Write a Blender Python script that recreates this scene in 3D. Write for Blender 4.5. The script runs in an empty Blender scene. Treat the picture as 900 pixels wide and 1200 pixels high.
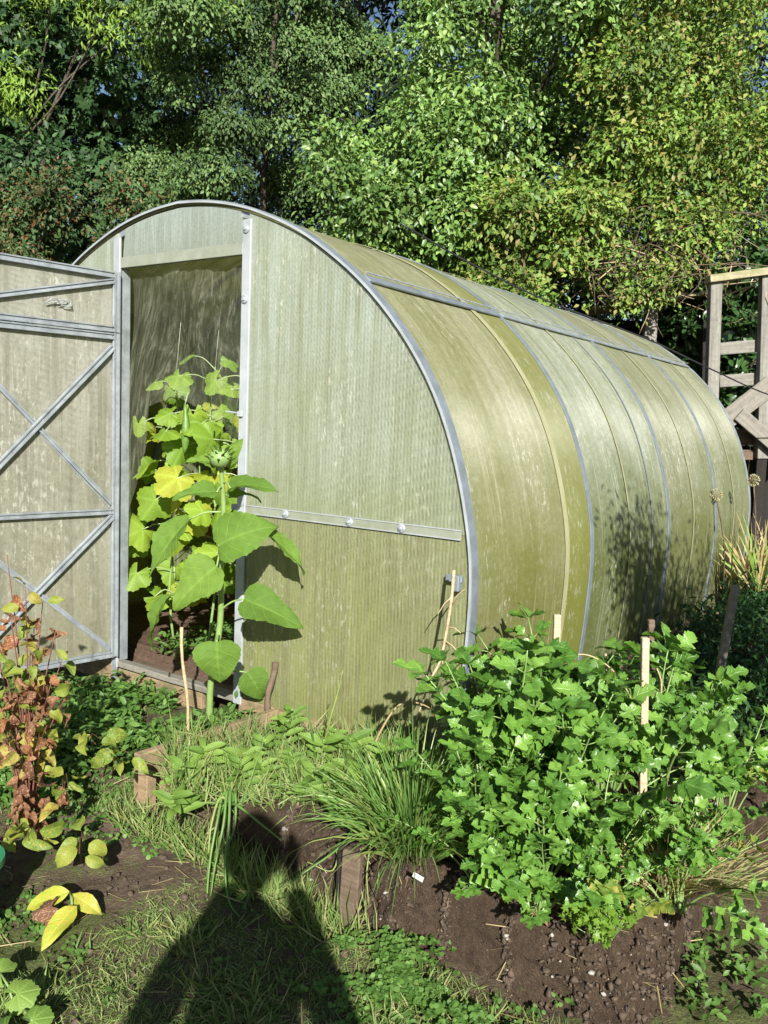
import bpy, bmesh, math, random
import numpy as np
from mathutils import Vector, Matrix
R = math.radians
rng = np.random.default_rng(7)
random.seed(7)
sc = bpy.context.scene
col = sc.collection

# ------------------------------------------------------------------ camera, sky, sun, exposure
CAM = np.array([0.0, 0.0, 1.5]); FPX = 998.6; PITCH = -0.1027; ROLL = 0.0389
fwd = np.array([0, math.cos(PITCH), math.sin(PITCH)])
up0 = np.array([0, -math.sin(PITCH), math.cos(PITCH)]); rt0 = np.array([1.0, 0, 0])
rt = math.cos(ROLL)*rt0 + math.sin(ROLL)*up0
up = -math.sin(ROLL)*rt0 + math.cos(ROLL)*up0
cam_d = bpy.data.cameras.new('camera'); cam = bpy.data.objects.new('camera', cam_d); col.objects.link(cam)
cam.matrix_world = Matrix(((rt[0], up[0], -fwd[0], CAM[0]), (rt[1], up[1], -fwd[1], CAM[1]), (rt[2], up[2], -fwd[2], CAM[2]), (0, 0, 0, 1)))
cam_d.sensor_fit = 'VERTICAL'; cam_d.sensor_height = 36; cam_d.lens = 36*FPX/1200
cam_d.clip_start = 0.02; cam_d.clip_end = 1000
sc.camera = cam
SUN_DIR = Vector((-0.1084, 0.8841, -0.4546)).normalized()      # the way the light travels
w = bpy.data.worlds.new('World'); sc.world = w; w.use_nodes = True
wn = w.node_tree.nodes; wn.clear()
sky = wn.new('ShaderNodeTexSky'); sky.sky_type = 'NISHITA'; sky.sun_disc = False
sky.sun_elevation = R(27.0); sky.sun_rotation = R(173.0); sky.dust_density = 0.6; sky.ozone_density = 1.6
bg = wn.new('ShaderNodeBackground'); bg.inputs['Strength'].default_value = 0.05
wo = wn.new('ShaderNodeOutputWorld')
w.node_tree.links.new(sky.outputs[0], bg.inputs[0]); w.node_tree.links.new(bg.outputs[0], wo.inputs[0])
sd = bpy.data.lights.new('sun', 'SUN'); sd.energy = 5.0; sd.angle = R(0.55); sd.color = (1.0, 0.965, 0.90)
sun = bpy.data.objects.new('sun', sd); col.objects.link(sun); sun.location = (2, -10, 8)
sun.rotation_euler = SUN_DIR.to_track_quat('-Z', 'Y').to_euler()
sc.view_settings.view_transform = 'Standard'; sc.view_settings.look = 'None'
sc.view_settings.gamma = 1; sc.view_settings.use_curve_mapping = False
sc.view_settings.exposure = 1.1

# ------------------------------------------------------------------ helpers
def at(px, py, Y):                        # the place that shows at a photo pixel when it stands Y metres away
    d = fwd + rt*(px-450)/FPX - up*(py-600)/FPX
    return CAM + d*(Y/d[1])
def on(px, py, z):                        # the place at height z that shows at a photo pixel
    d = fwd + rt*(px-450)/FPX - up*(py-600)/FPX
    return CAM + d*((z-CAM[2])/d[2])
GC = np.array([-0.9917, 4.0367, 0.2393]); YAW = -0.6081
cu = np.array([math.cos(YAW), math.sin(YAW), 0]); cl = np.array([-math.sin(YAW), math.cos(YAW), 0])
def G(a, b, c=0.0):                       # greenhouse axes to world
    return GC + cu*a + cl*b + np.array([0, 0, c])
def toG(p):
    q = np.asarray(p, float)-GC
    return float(q@cu), float(q@cl), float(q[2])

def nrm(v):
    v = np.asarray(v, float); return v/(np.linalg.norm(v, axis=-1, keepdims=True)+1e-12)
def tag(o, label=None, cat=None, group=None, kind=None):
    if label: o['label'] = label
    if cat: o['category'] = cat
    if group: o['group'] = group
    if kind: o['kind'] = kind
    return o
def empty(name, loc=(0, 0, 0), rz=0.0):
    o = bpy.data.objects.new(name, None); o.empty_display_size = 0.1; col.objects.link(o)
    o.location = [float(c) for c in loc]; o.rotation_euler = (0, 0, rz); return o
def link(name, me, parent=None, mw=None):
    o = bpy.data.objects.new(name, me); col.objects.link(o)
    if parent is not None: o.parent = parent
    if mw is not None: o.matrix_local = mw
    return o
def npmesh(name, V, F, mats, smooth=True, uv=None, mi=None):
    """V (n,3), F (m,k) arrays -> mesh"""
    V = np.asarray(V, np.float32); F = np.asarray(F, np.int32); m, k = F.shape
    me = bpy.data.meshes.new(name)
    me.vertices.add(len(V)); me.vertices.foreach_set('co', V.ravel())
    me.loops.add(m*k); me.loops.foreach_set('vertex_index', F.ravel())
    me.polygons.add(m); me.polygons.foreach_set('loop_start', np.arange(0, m*k, k, dtype=np.int32))
    try: me.polygons.foreach_set('loop_total', np.full(m, k, np.int32))
    except Exception: pass
    if smooth: me.polygons.foreach_set('use_smooth', np.ones(m, bool))
    if mi is not None: me.polygons.foreach_set('material_index', np.asarray(mi, np.int32))
    if uv is not None:
        l = me.uv_layers.new(name='UVMap'); l.data.foreach_set('uv', np.asarray(uv, np.float32)[F.ravel()].ravel())
    for mt in (mats if isinstance(mats, (list, tuple)) else [mats]): me.materials.append(mt)
    me.update(); me.validate(); return me

class MB:                                  # collects shapes for one mesh
    def __init__(s): s.v = []; s.f = []; s.mi = []; s.uv = []; s.m = 0
    def add(s, V, F, uv=None):
        o = len(s.v); s.v += [tuple(map(float, p)) for p in V]
        s.f += [tuple(int(i)+o for i in f) for f in F]; s.mi += [s.m]*len(F)
        s.uv += [tuple(map(float, p)) for p in uv] if uv is not None else [(0.0, 0.0)]*len(V)
        return s
    def box(s, c, d, ax=None, bev=0.0):
        ax = np.eye(3) if ax is None else np.asarray(ax, float); c = np.asarray(c, float); h = np.asarray(d, float)/2
        if bev <= 0:
            V = [c+ax[0]*h[0]*i+ax[1]*h[1]*j+ax[2]*h[2]*k for i in (-1, 1) for j in (-1, 1) for k in (-1, 1)]
            return s.add(V, [(0, 1, 3, 2), (4, 6, 7, 5), (0, 4, 5, 1), (2, 3, 7, 6), (0, 2, 6, 4), (1, 5, 7, 3)])
        bm = bmesh.new(); bmesh.ops.create_cube(bm, size=2.0)
        for v in bm.verts: v.co = Vector((v.co.x*h[0], v.co.y*h[1], v.co.z*h[2]))
        bmesh.ops.bevel(bm, geom=bm.edges[:], offset=bev, segments=1, affect='EDGES', profile=0.5)
        bm.verts.index_update()
        V = [c+ax[0]*v.co.x+ax[1]*v.co.y+ax[2]*v.co.z for v in bm.verts]
        F = [[v.index for v in f.verts] for f in bm.faces]; bm.free()
        return s.add(V, F)
    def beam(s, a, b, wd, th, upv=(0, 0, 1), bev=0.0):   # bar from a to b; wd along upv-ish, th across
        a = np.asarray(a, float); b = np.asarray(b, float); x = nrm(b-a); y = nrm(np.cross(upv, x)); z = np.cross(x, y)
        return s.box((a+b)/2, (np.linalg.norm(b-a), th, wd), (x, y, z), bev)
    def tube(s, P, r, n=6, cap=True):
        P = np.asarray(P, float); m = len(P); r = np.full(m, r) if np.isscalar(r) else np.asarray(r, float)
        T = nrm(np.gradient(P, axis=0)); ref = np.array([0, 0, 1.0]) if abs(T[0][2]) < .9 else np.array([1.0, 0, 0])
        V = []; A = nrm(np.cross(T[0], ref))
        for i in range(m):
            A = nrm(A-T[i]*(A@T[i])); B = np.cross(T[i], A)
            for k in range(n):
                a = 2*math.pi*k/n; V.append(P[i]+r[i]*(math.cos(a)*A+math.sin(a)*B))
        F = [(i*n+k, i*n+(k+1) % n, (i+1)*n+(k+1) % n, (i+1)*n+k) for i in range(m-1) for k in range(n)]
        if cap: F += [tuple(range(n-1, -1, -1)), tuple((m-1)*n+k for k in range(n))]
        return s.add(V, F)
    def mesh(s, name, mats, smooth=False):
        me = bpy.data.meshes.new(name); me.from_pydata(s.v, [], s.f)
        for mt in (mats if isinstance(mats, (list, tuple)) else [mats]): me.materials.append(mt)
        me.polygons.foreach_set('material_index', np.array(s.mi, np.int32))
        if smooth: me.polygons.foreach_set('use_smooth', np.ones(len(s.f), bool))
        l = me.uv_layers.new(name='UVMap'); li = np.zeros(len(me.loops), np.int32); me.loops.foreach_get('vertex_index', li)
        l.data.foreach_set('uv', np.array(s.uv, np.float32)[li].ravel())
        me.update(); return me
    def build(s, name, mats, parent=None, smooth=False):
        return link(name, s.mesh(name, mats, smooth), parent)

# value noise
_L = rng.random((64, 64, 64)).astype(np.float32)
def vnoise(p):
    p = np.asarray(p, float); i = np.floor(p).astype(int); f = p-i; f = f*f*(3-2*f); o = 0
    for a in (0, 1):
        for b in (0, 1):
            for c in (0, 1):
                wt = (f[..., 0] if a else 1-f[..., 0])*(f[..., 1] if b else 1-f[..., 1])*(f[..., 2] if c else 1-f[..., 2])
                o = o+wt*_L[(i[..., 0]+a) % 64, (i[..., 1]+b) % 64, (i[..., 2]+c) % 64]
    return o-0.5
def fbm(p, oct=4):
    p = np.asarray(p, float); s = 0; a = 1.0
    for k in range(oct): s = s+a*vnoise(p+k*17.3); p = p*2.03; a *= .5
    return s

# ------------------------------------------------------------------ materials
class NT:
    def __init__(s, name):
        s.m = bpy.data.materials.new(name); s.m.use_nodes = True; s.t = s.m.node_tree; s.t.nodes.clear()
        s.out = s.n('ShaderNodeOutputMaterial')
    def n(s, t, **kw):
        o = s.t.nodes.new(t)
        for k, v in kw.items():
            if k.startswith('i_'): o.inputs[k[2:].replace('_', ' ')].default_value = v
            else: setattr(o, k, v)
        return o
    def l(s, a, b): s.t.links.new(a, b)
    def noise(s, scale=5, detail=4, rough=.6, vec=None, dist=0.0):
        o = s.n('ShaderNodeTexNoise'); o.inputs['Scale'].default_value = scale; o.inputs['Detail'].default_value = detail
        o.inputs['Roughness'].default_value = rough; o.inputs['Distortion'].default_value = dist
        if vec is not None: s.l(vec, o.inputs['Vector'])
        return o.outputs['Fac']
    def ramp(s, fac, stops, interp='LINEAR'):
        o = s.n('ShaderNodeValToRGB'); e = o.color_ramp.elements; o.color_ramp.interpolation = interp
        while len(e) < len(stops): e.new(0.5)
        for k, (p, c) in enumerate(stops):
            e[k].position = p; e[k].color = (c, c, c, 1) if np.isscalar(c) else (*c, 1)
        s.l(fac, o.inputs[0]); return o.outputs[0]
    def mix(s, f, a, b, mode='MIX'):
        o = s.n('ShaderNodeMix', data_type='RGBA', blend_type=mode)
        for v, i in ((f, 0), (a, 6), (b, 7)):
            if isinstance(v, bpy.types.NodeSocket): s.l(v, o.inputs[i])
            elif i == 0: o.inputs[0].default_value = v
            else: o.inputs[i].default_value = (*v, 1)
        return o.outputs[2]
    def math(s, op, a, b=None, c=None):
        o = s.n('ShaderNodeMath', operation=op)
        for v, i in ((a, 0), (b, 1), (c, 2)):
            if v is None: continue
            if isinstance(v, bpy.types.NodeSocket): s.l(v, o.inputs[i])
            else: o.inputs[i].default_value = v
        return o.outputs[0]
    def coord(s, which='Object', scale=(1, 1, 1), rot=(0, 0, 0)):
        t = s.n('ShaderNodeTexCoord'); m = s.n('ShaderNodeMapping'); m.inputs['Scale'].default_value = scale
        m.inputs['Rotation'].default_value = rot
        s.l(t.outputs[which], m.inputs[0]); return m.outputs[0]
    def sep(s, v):
        o = s.n('ShaderNodeSeparateXYZ'); s.l(v, o.inputs[0]); return o.outputs
    def bump(s, h, dist=.01, st=1.0):
        o = s.n('ShaderNodeBump'); o.inputs['Distance'].default_value = dist; o.inputs['Strength'].default_value = st
        s.l(h, o.inputs['Height']); return o.outputs[0]
    def pbr(s, colr, rough=.6, metal=0.0, spec=.5, normal=None):
        p = s.n('ShaderNodeBsdfPrincipled')
        for v, k in ((colr, 'Base Color'), (rough, 'Roughness'), (metal, 'Metallic'), (spec, 'Specular IOR Level')):
            if isinstance(v, bpy.types.NodeSocket): s.l(v, p.inputs[k])
            elif k == 'Base Color': p.inputs[k].default_value = (*v, 1)
            else: p.inputs[k].default_value = v
        if normal is not None: s.l(normal, p.inputs['Normal'])
        return p.outputs[0]
    def done(s, sh): s.l(sh, s.out.inputs[0]); return s.m

def leaf_mat(name, cols, trans=.3, rough=.5, spec=.22, vein=False, tcol=None, noise_s=30, blotch=None, veinmix=.25, clump=0.0):
    t = NT(name)
    g = t.n('ShaderNodeNewGeometry'); oi = t.n('ShaderNodeObjectInfo')
    rnd = t.math('FRACT', t.math('ADD', g.outputs['Random Per Island'], oi.outputs['Random']))
    n = len(cols); c = t.ramp(rnd, [((k+.5)/n, cc) for k, cc in enumerate(cols)])
    nz = t.noise(noise_s, 3, .6, t.coord('Object'))
    c = t.mix(t.ramp(nz, [(.3, .0), (.75, .45)]), c, tuple(x*.55 for x in cols[0]))
    if clump:                               # whole sprays differ in age and tint
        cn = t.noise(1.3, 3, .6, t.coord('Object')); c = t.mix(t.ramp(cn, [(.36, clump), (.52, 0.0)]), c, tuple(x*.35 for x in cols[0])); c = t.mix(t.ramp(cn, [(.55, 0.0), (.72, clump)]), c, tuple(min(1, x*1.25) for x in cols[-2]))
    if blotch is not None:
        nb = t.noise(14, 3, .6, t.coord('Object'))
        c = t.mix(t.ramp(nb, [(.52, 0.0), (.62, 1.0)]), c, blotch)
    nor = None
    if vein:
        uv = t.coord('UV'); x, y, _ = t.sep(uv)
        ay = t.math('ABSOLUTE', y)
        mid = t.ramp(ay, [(.0, 1.0), (.05, 0.0)])
        wv = t.noise(3.0, 2, .5, t.coord('Object')); side = t.math('PINGPONG', t.math('ADD', t.math('ADD', t.math('MULTIPLY', x, 6.0), t.math('MULTIPLY', wv, .6)), t.math('MULTIPLY', t.math('POWER', ay, .8), -3.0)), .5)
        sv = t.ramp(side, [(.0, .8), (.09, 0.0)])
        vv = t.math('MAXIMUM', mid, sv)
        c = t.mix(t.math('MULTIPLY', vv, veinmix), c, tuple(min(1, x*1.9+.04) for x in cols[-1]))
        nor = t.bump(t.math('SUBTRACT', t.math('MULTIPLY', nz, .6), vv), .003, .45)
    p = t.pbr(c, rough, 0, spec, nor)
    tr = t.n('ShaderNodeBsdfTranslucent')
    tc = t.mix(1.0, c, tcol or (1.5, 1.5, .6), 'MULTIPLY'); t.l(tc, tr.inputs[0])
    if nor is not None: t.l(nor, tr.inputs['Normal'])
    mx = t.n('ShaderNodeMixShader'); mx.inputs[0].default_value = trans
    t.l(p, mx.inputs[1]); t.l(tr.outputs[0], mx.inputs[2])
    return t.done(mx.outputs[0])

M = {}
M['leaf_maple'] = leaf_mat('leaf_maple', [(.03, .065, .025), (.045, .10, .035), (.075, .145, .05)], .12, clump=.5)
M['leaf_ash'] = leaf_mat('leaf_ash', [(.14, .24, .03), (.19, .31, .045), (.23, .34, .06)], .2)
M['leaf_hornbeam'] = leaf_mat('leaf_hornbeam', [(.045, .095, .028), (.08, .15, .046), (.12, .205, .062), (.15, .22, .07)], .10, .5, .25, clump=.5)
M['leaf_elder'] = leaf_mat('leaf_elder', [(.07, .145, .032), (.12, .23, .05), (.18, .31, .07), (.24, .34, .085)], .14, .42, .4, clump=.45)
M['leaf_hedge'] = leaf_mat('leaf_hedge', [(.07, .14, .025), (.13, .23, .04), (.18, .30, .05), (.22, .31, .055), (.27, .23, .07)], .15, .5, .25, clump=.5)
M['leaf_haw'] = leaf_mat('leaf_haw', [(.04, .085, .03), (.07, .13, .04), (.09, .15, .05), (.17, .07, .03)], .12, clump=.5)
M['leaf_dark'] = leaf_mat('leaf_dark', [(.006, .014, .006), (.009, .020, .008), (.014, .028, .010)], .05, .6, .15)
M['leaf_laurel'] = leaf_mat('leaf_laurel', [(.03, .07, .02), (.04, .09, .025), (.06, .13, .035)], .2, .3, .5)
M['leaf_sun'] = leaf_mat('leaf_sun', [(.095, .175, .028), (.12, .215, .034), (.155, .255, .042)], .3, .65, .15, vein=True, noise_s=7, veinmix=.16)
M['leaf_cuc'] = leaf_mat('leaf_cuc', [(.18, .29, .03), (.23, .36, .035), (.28, .40, .045), (.16, .28, .035)], .38, .5, .3, vein=True)
M['leaf_cucy'] = leaf_mat('leaf_cucy', [(.30, .36, .035), (.37, .38, .045), (.26, .36, .035)], .38, .5, .3, vein=True, noise_s=9)
M['leaf_celery'] = leaf_mat('leaf_celery', [(.06, .15, .02), (.095, .21, .03), (.13, .27, .04), (.16, .30, .048)], .2, .36, .42, vein=True, noise_s=12)
M['leaf_weed'] = leaf_mat('leaf_weed', [(.11, .20, .035), (.15, .26, .045), (.20, .31, .06)], .3, .5, .3, vein=True)
M['leaf_peg'] = leaf_mat('leaf_peg', [(.12, .20, .03), (.17, .26, .04), (.26, .30, .05)], .3, .45, .35, vein=True, blotch=(.30, .27, .05))
M['leaf_pey'] = leaf_mat('leaf_pey', [(.40, .36, .07), (.38, .30, .07), (.30, .30, .06)], .3, .5, .3, vein=True, blotch=(.28, .12, .05))
M['leaf_per'] = leaf_mat('leaf_per', [(.20, .065, .04), (.29, .11, .055), (.13, .04, .03), (.34, .19, .09)], .25, .5, .3, vein=True, tcol=(1.4, 1.0, .7), blotch=(.36, .24, .08))
M['leaf_yel'] = leaf_mat('leaf_yel', [(.36, .42, .05), (.45, .47, .06), (.34, .36, .05)], .3, .45, .35, vein=True, blotch=(.5, .36, .06))
M['leaf_brown'] = leaf_mat('leaf_brown', [(.17, .075, .04), (.25, .12, .065), (.12, .055, .035)], .15, .7, .2, blotch=(.30, .19, .10))
M['clover'] = leaf_mat('clover', [(.07, .15, .03), (.10, .20, .04), (.14, .25, .055)], .3, .5, .3)
M['parsley'] = leaf_mat('parsley', [(.13, .24, .03), (.17, .29, .04)], .3, .45, .3)
M['chive'] = leaf_mat('chive', [(.11, .22, .05), (.15, .28, .065), (.20, .33, .085), (.28, .33, .10)], .25, .4, .4)
M['grass'] = leaf_mat('grass', [(.09, .15, .035), (.13, .20, .05), (.17, .25, .065), (.21, .28, .08), (.30, .29, .13)], .22, .55, .25)
M['straw'] = leaf_mat('straw', [(.45, .36, .18), (.55, .46, .26), (.38, .28, .14), (.30, .27, .10)], .2, .6, .25)
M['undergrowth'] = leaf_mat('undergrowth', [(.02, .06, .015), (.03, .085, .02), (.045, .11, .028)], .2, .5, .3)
M['flower'] = leaf_mat('flower', [(.75, .55, .03), (.8, .62, .05)], .2)

def simple(name, c, rough=.6, metal=0.0, var=.25, scale=20, bump=.0, c2=None, vec_scale=(1, 1, 1), spec=.5):
    t = NT(name); v = t.coord('Object', vec_scale); nz = t.noise(scale, 5, .65, v)
    c2 = c2 or tuple(x*(1-var*1.6) for x in c)
    cc = t.mix(t.ramp(nz, [(.32, 0.0), (.68, 1.0)]), c2, c)
    nb = t.bump(nz, bump, .8) if bump else None
    return t.done(t.pbr(cc, rough, metal, spec, nb))
M['bark'] = simple('bark', (.12, .095, .07), .9, 0, .5, 14, .02, vec_scale=(3, 3, .6))
M['twig'] = simple('twig', (.17, .115, .07), .8, 0, .5, 9)
M['stem_green'] = simple('stem_green', (.22, .32, .10), .5, 0, .25, 25, c2=(.15, .24, .07))
M['stem_pale'] = simple('stem_pale', (.32, .40, .20), .5, 0, .2, 25)
M['stem_red'] = simple('stem_red', (.20, .08, .06), .55, 0, .3, 20)
M['galv'] = simple('galv', (.34, .375, .40), .40, .3, .3, 14, .0015, c2=(.19, .21, .225))
M['rim'] = simple('rim', (.24, .275, .31), .45, .3, .3, 16, .001, c2=(.16, .185, .20))
M['jamb'] = simple('jamb', (.36, .385, .40), .42, .05, .15, 6, .001, c2=(.25, .275, .275))
M['washer'] = simple('washer', (.50, .54, .58), .4, .4, .3, 60)
M['black_rubber'] = simple('black_rubber', (.02, .02, .022), .5)
def timber(name, a, b, moss=None):
    t = NT(name); v = t.coord('Object', (1, 1, 1))
    vs = t.coord('Object', (1.6, 34, 34)); gr_ = t.noise(1.0, 6, .7, vs, .6); nz = t.noise(26, 6, .7, v)
    c = t.mix(t.ramp(gr_, [(.32, 0.0), (.66, 1.0)]), a, b); c = t.mix(t.ramp(nz, [(.45, .0), (.75, .5)]), c, tuple(x*.5 for x in a))
    if moss is not None: c = t.mix(t.ramp(t.noise(7, 5, .7, v), [(.45, 0.0), (.62, .8)]), c, moss)
    return t.done(t.pbr(c, .85, 0, .3, t.bump(t.math('ADD', nz, t.math('MULTIPLY', gr_, 1.5)), .005, .8)))
M['board_new'] = timber('board_new', (.21, .14, .08), (.33, .235, .145), (.12, .11, .055))
M['wood_grey'] = timber('wood_grey', (.145, .132, .11), (.245, .23, .195))
M['wood_moss'] = timber('wood_moss', (.24, .21, .13), (.36, .32, .21), (.17, .18, .07))
M['wood_pale'] = timber('wood_pale', (.135, .128, .11), (.25, .24, .21))
M['wood_shade'] = timber('wood_shade', (.012, .010, .009), (.022, .018, .015))  # near-black timber, shade painted into the colour of boards and gaps
M['wood_bed'] = timber('wood_bed', (.09, .062, .042), (.16, .115, .08))
M['wood_stake'] = timber('wood_stake', (.36, .28, .18), (.52, .42, .29))
M['bamboo'] = simple('bamboo', (.50, .38, .22), .5, 0, .3, 14, vec_scale=(1, 1, 4))
M['seed'] = simple('seed', (.38, .35, .18), .8, 0, .4, 60)
M['cucumber'] = simple('cucumber', (.12, .21, .04), .4, 0, .3, 40, .003, c2=(.07, .14, .025))
M['string'] = simple('string', (.55, .56, .45), .7)
M['green_plastic'] = simple('green_plastic', (.02, .20, .09), .35, 0, .1, 8)
M['white_plastic'] = simple('white_plastic', (.78, .78, .76), .45, 0, .1, 8)
M['cloth_dark'] = simple('cloth_dark', (.05, .06, .09), .85, 0, .2, 40)
M['trousers'] = simple('trousers', (.04, .045, .06), .85, 0, .2, 40)
M['skin'] = simple('skin', (.55, .36, .27), .55, 0, .08, 20)
M['hair'] = simple('hair', (.09, .06, .04), .6, 0, .3, 50)
M['stone'] = simple('stone', (.38, .35, .31), .8, 0, .4, 30, .003)
M['clod'] = simple('clod', (.10, .07, .046), .95, 0, .5, 30, .004, c2=(.032, .022, .015))

def poly_mat(name, lo, hi, stain, z0, z1, stripes=True, uv=False, trans=.48, rough=.42, scr=.0, amp=.12, freq=62.0, streak_scale=(26, 26, 1.3), strength=1.0, rich=None, vary=1.5, mott=.3):
    """twin-wall polycarbonate with algae streaks, dirt and its inner channels"""
    t = NT(name)
    v = t.coord('UV' if uv else 'Object'); x, y, z = t.sep(v)
    hgt = y if uv else z; acr = x
    def mapd(s):
        m = t.n('ShaderNodeMapping'); m.inputs['Scale'].default_value = s; t.l(v, m.inputs[0]); return m.outputs[0]
    st = streak_scale if not uv else (streak_scale[0], streak_scale[2], 1)
    streak = t.noise(1.0, 5, .62, mapd(st)); streak2 = t.noise(1.0, 3, .6, mapd(tuple(c*3.1 for c in st)))
    blot = t.noise(2.3, 5, .62, v); fine = t.noise(70, 4, .7, v)
    mr = t.n('ShaderNodeMapRange'); t.l(hgt, mr.inputs[0]); mr.inputs[1].default_value = z0; mr.inputs[2].default_value = z1
    g = t.math('ADD', mr.outputs[0], t.math('MULTIPLY', t.math('SUBTRACT', blot, .5), vary))
    g = t.math('ADD', g, t.math('MULTIPLY', t.math('SUBTRACT', streak, .5), .9))
    c = t.mix(t.ramp(g, [(.0, 0.0), (1.0, 1.0)]), lo, hi)
    c = t.mix(t.math('MULTIPLY', t.ramp(streak, [(.42, 0.0), (.66, 1.0)]), .55*strength), c, stain)
    c = t.mix(t.math('MULTIPLY', t.ramp(streak2, [(.56, 0.0), (.70, 1.0)]), .35*strength), c, tuple(min(.9, a*1.25+.06) for a in hi))
    c = t.mix(t.math('MULTIPLY', t.ramp(fine, [(.5, 0.0), (.72, 1.0)]), .28*strength), c, tuple(a*.45 for a in stain))
    mot = t.noise(38, 8, .72, v, .4); mot2 = t.noise(11, 6, .7, v)
    c = t.mix(t.math('MULTIPLY', t.ramp(mot, [(.47, 0.0), (.56, 1.0)]), mott), c, tuple(a*.62 for a in lo))
    c = t.mix(t.math('MULTIPLY', t.math('MULTIPLY', t.ramp(mot, [(.40, 1.0), (.49, 0.0)]), t.ramp(mot2, [(.45, 0.0), (.6, 1.0)])), mott*1.6), c, tuple(min(.8, a*1.15+.05) for a in hi))
    if rich is not None:   # thicker algae in the strip beyond the seam and towards the foot
        kk = t.math('MULTIPLY', t.ramp(t.math('ADD', x, t.math('MULTIPLY', streak2, .03)), [(.915, 0.0), (.93, .6)]), t.ramp(blot, [(.3, .6), (.6, 1.0)]))
        c = t.mix(kk, c, rich)
    if scr > 0:      # flaked algae, scraped back to the white sheet
        vo = t.noise(34, 5, .75, mapd((1.4, 1.4, .55) if not uv else (1.4, .55, 1)))
        big = t.noise(1.7, 3, .5, mapd((2.0, 2.0, .8) if not uv else (2.0, .8, 1)))
        k = t.math('MULTIPLY', t.ramp(vo, [(.56, 0.0), (.60, 1.0)]), t.ramp(big, [(.48, 0.0), (.62, scr)]))
        c = t.mix(k, c, (.62, .63, .54))
    nor = None
    if stripes:
        s1 = t.math('SINE', t.math('MULTIPLY', acr, freq*2*math.pi))
        wob = t.noise(1.1, 2, .5, v)
        ph = t.math('ADD', t.math('MULTIPLY', acr, freq*.86*2*math.pi), t.math('ADD', t.math('MULTIPLY', t.math('MULTIPLY', hgt, hgt), 70.0), t.math('MULTIPLY', wob, 40.0)))
        s2 = t.math('SINE', ph)
        pr = t.math('MULTIPLY', t.math('ADD', s1, 1.0), t.math('ADD', s2, 1.0))
        mrx = t.n('ShaderNodeMapRange'); t.l(acr, mrx.inputs[0]); mrx.inputs[1].default_value = .5; mrx.inputs[2].default_value = 1.35; mrx.inputs[3].default_value = .45; mrx.inputs[4].default_value = 1.5
        sh = t.math('MULTIPLY', t.math('MULTIPLY', pr, .25), mrx.outputs[0])
        brk = t.ramp(t.noise(1.0, 4, .65, mapd((9, 9, 2.2))), [(.35, .25), (.62, 1.0)])
        sh = t.math('MULTIPLY', sh, brk)
        c = t.mix(t.math('MULTIPLY', sh, amp*2.4), c, tuple(a*.42 for a in lo))
        nor = t.bump(t.math('ADD', t.math('MULTIPLY', s1, .5), t.math('MULTIPLY', fine, .8)), .0012, .6)
    else:
        nor = t.bump(t.math('ADD', fine, t.math('MULTIPLY', streak, 2.0)), .0015, .5)
    rg = t.ramp(blot, [(.3, rough-.08), (.7, rough+.14)])
    p = t.pbr(c, rg, 0, .5, nor)
    if uv:           # channels run round the arch, so gloss spreads along the length
        pn = p.node; pn.inputs['Anisotropic'].default_value = .97; pn.inputs['Specular IOR Level'].default_value = 1.0
        tg_ = t.n('ShaderNodeTangent', direction_type='UV_MAP'); t.l(tg_.outputs[0], pn.inputs['Tangent'])
        t.l(t.ramp(blot, [(.3, .38), (.7, .52)]), pn.inputs['Roughness'])
    tr = t.n('ShaderNodeBsdfTranslucent'); t.l(t.mix(1.0, c, (1.5, 1.5, 1.4), 'MULTIPLY'), tr.inputs[0])
    mx = t.n('ShaderNodeMixShader'); mx.inputs[0].default_value = trans
    t.l(p, mx.inputs[1]); t.l(tr.outputs[0], mx.inputs[2]); return t.done(mx.outputs[0])
M['end_upper'] = poly_mat('end_upper', (.345, .375, .205), (.47, .52, .46), (.28, .305, .17), .4, 1.7, scr=1.0, amp=.17, strength=1.3, mott=.08, rough=.32)
M['end_lower'] = poly_mat('end_lower', (.31, .335, .115), (.36, .38, .215), (.26, .255, .14), -.1, .75, scr=.6, amp=.18, strength=1.4, mott=.10, rough=.32)
M['end_top'] = poly_mat('end_top', (.36, .40, .33), (.44, .49, .46), (.30, .33, .26), 1.9, 2.2, amp=.22, strength=1.3, mott=.08, rough=.32)
M['door_sheet'] = poly_mat('door_sheet', (.34, .335, .235), (.44, .44, .38), (.25, .245, .175), 0, 1.7, scr=.7, amp=.22, freq=50, strength=1.5, mott=.12)
M['far_end'] = poly_mat('far_end', (.62, .64, .42), (.78, .80, .72), (.50, .52, .34), 0, 1.6, amp=.08)
M['roof_a'] = poly_mat('roof_a', (.28, .29, .095), (.47, .465, .33), (.24, .25, .065), 0.2, 2.2, False, True, rough=.33, scr=.9, streak_scale=(15, 1, .45), strength=1.3, rich=(.27, .29, .04), vary=2.0, mott=.16)
M['roof_b'] = poly_mat('roof_b', (.20, .235, .08), (.50, .53, .43), (.21, .235, .085), .55, 1.6, False, True, rough=.31, scr=1.0, streak_scale=(13, 1, .5), strength=1.3, vary=1.5, mott=.16)
M['roof_c'] = poly_mat('roof_c', (.24, .265, .10), (.46, .47, .34), (.22, .235, .09), .4, 2.0, False, True, rough=.33, scr=.9, streak_scale=(12, 1, .4), strength=1.3, vary=2.0, mott=.16)
M['seam'] = simple('seam', (.33, .325, .20), .4, 0, .2, 8, c2=(.28, .275, .13))
M['tape'] = simple('tape', (.25, .27, .22), .35, 0, .25, 12, c2=(.19, .205, .145))

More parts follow.
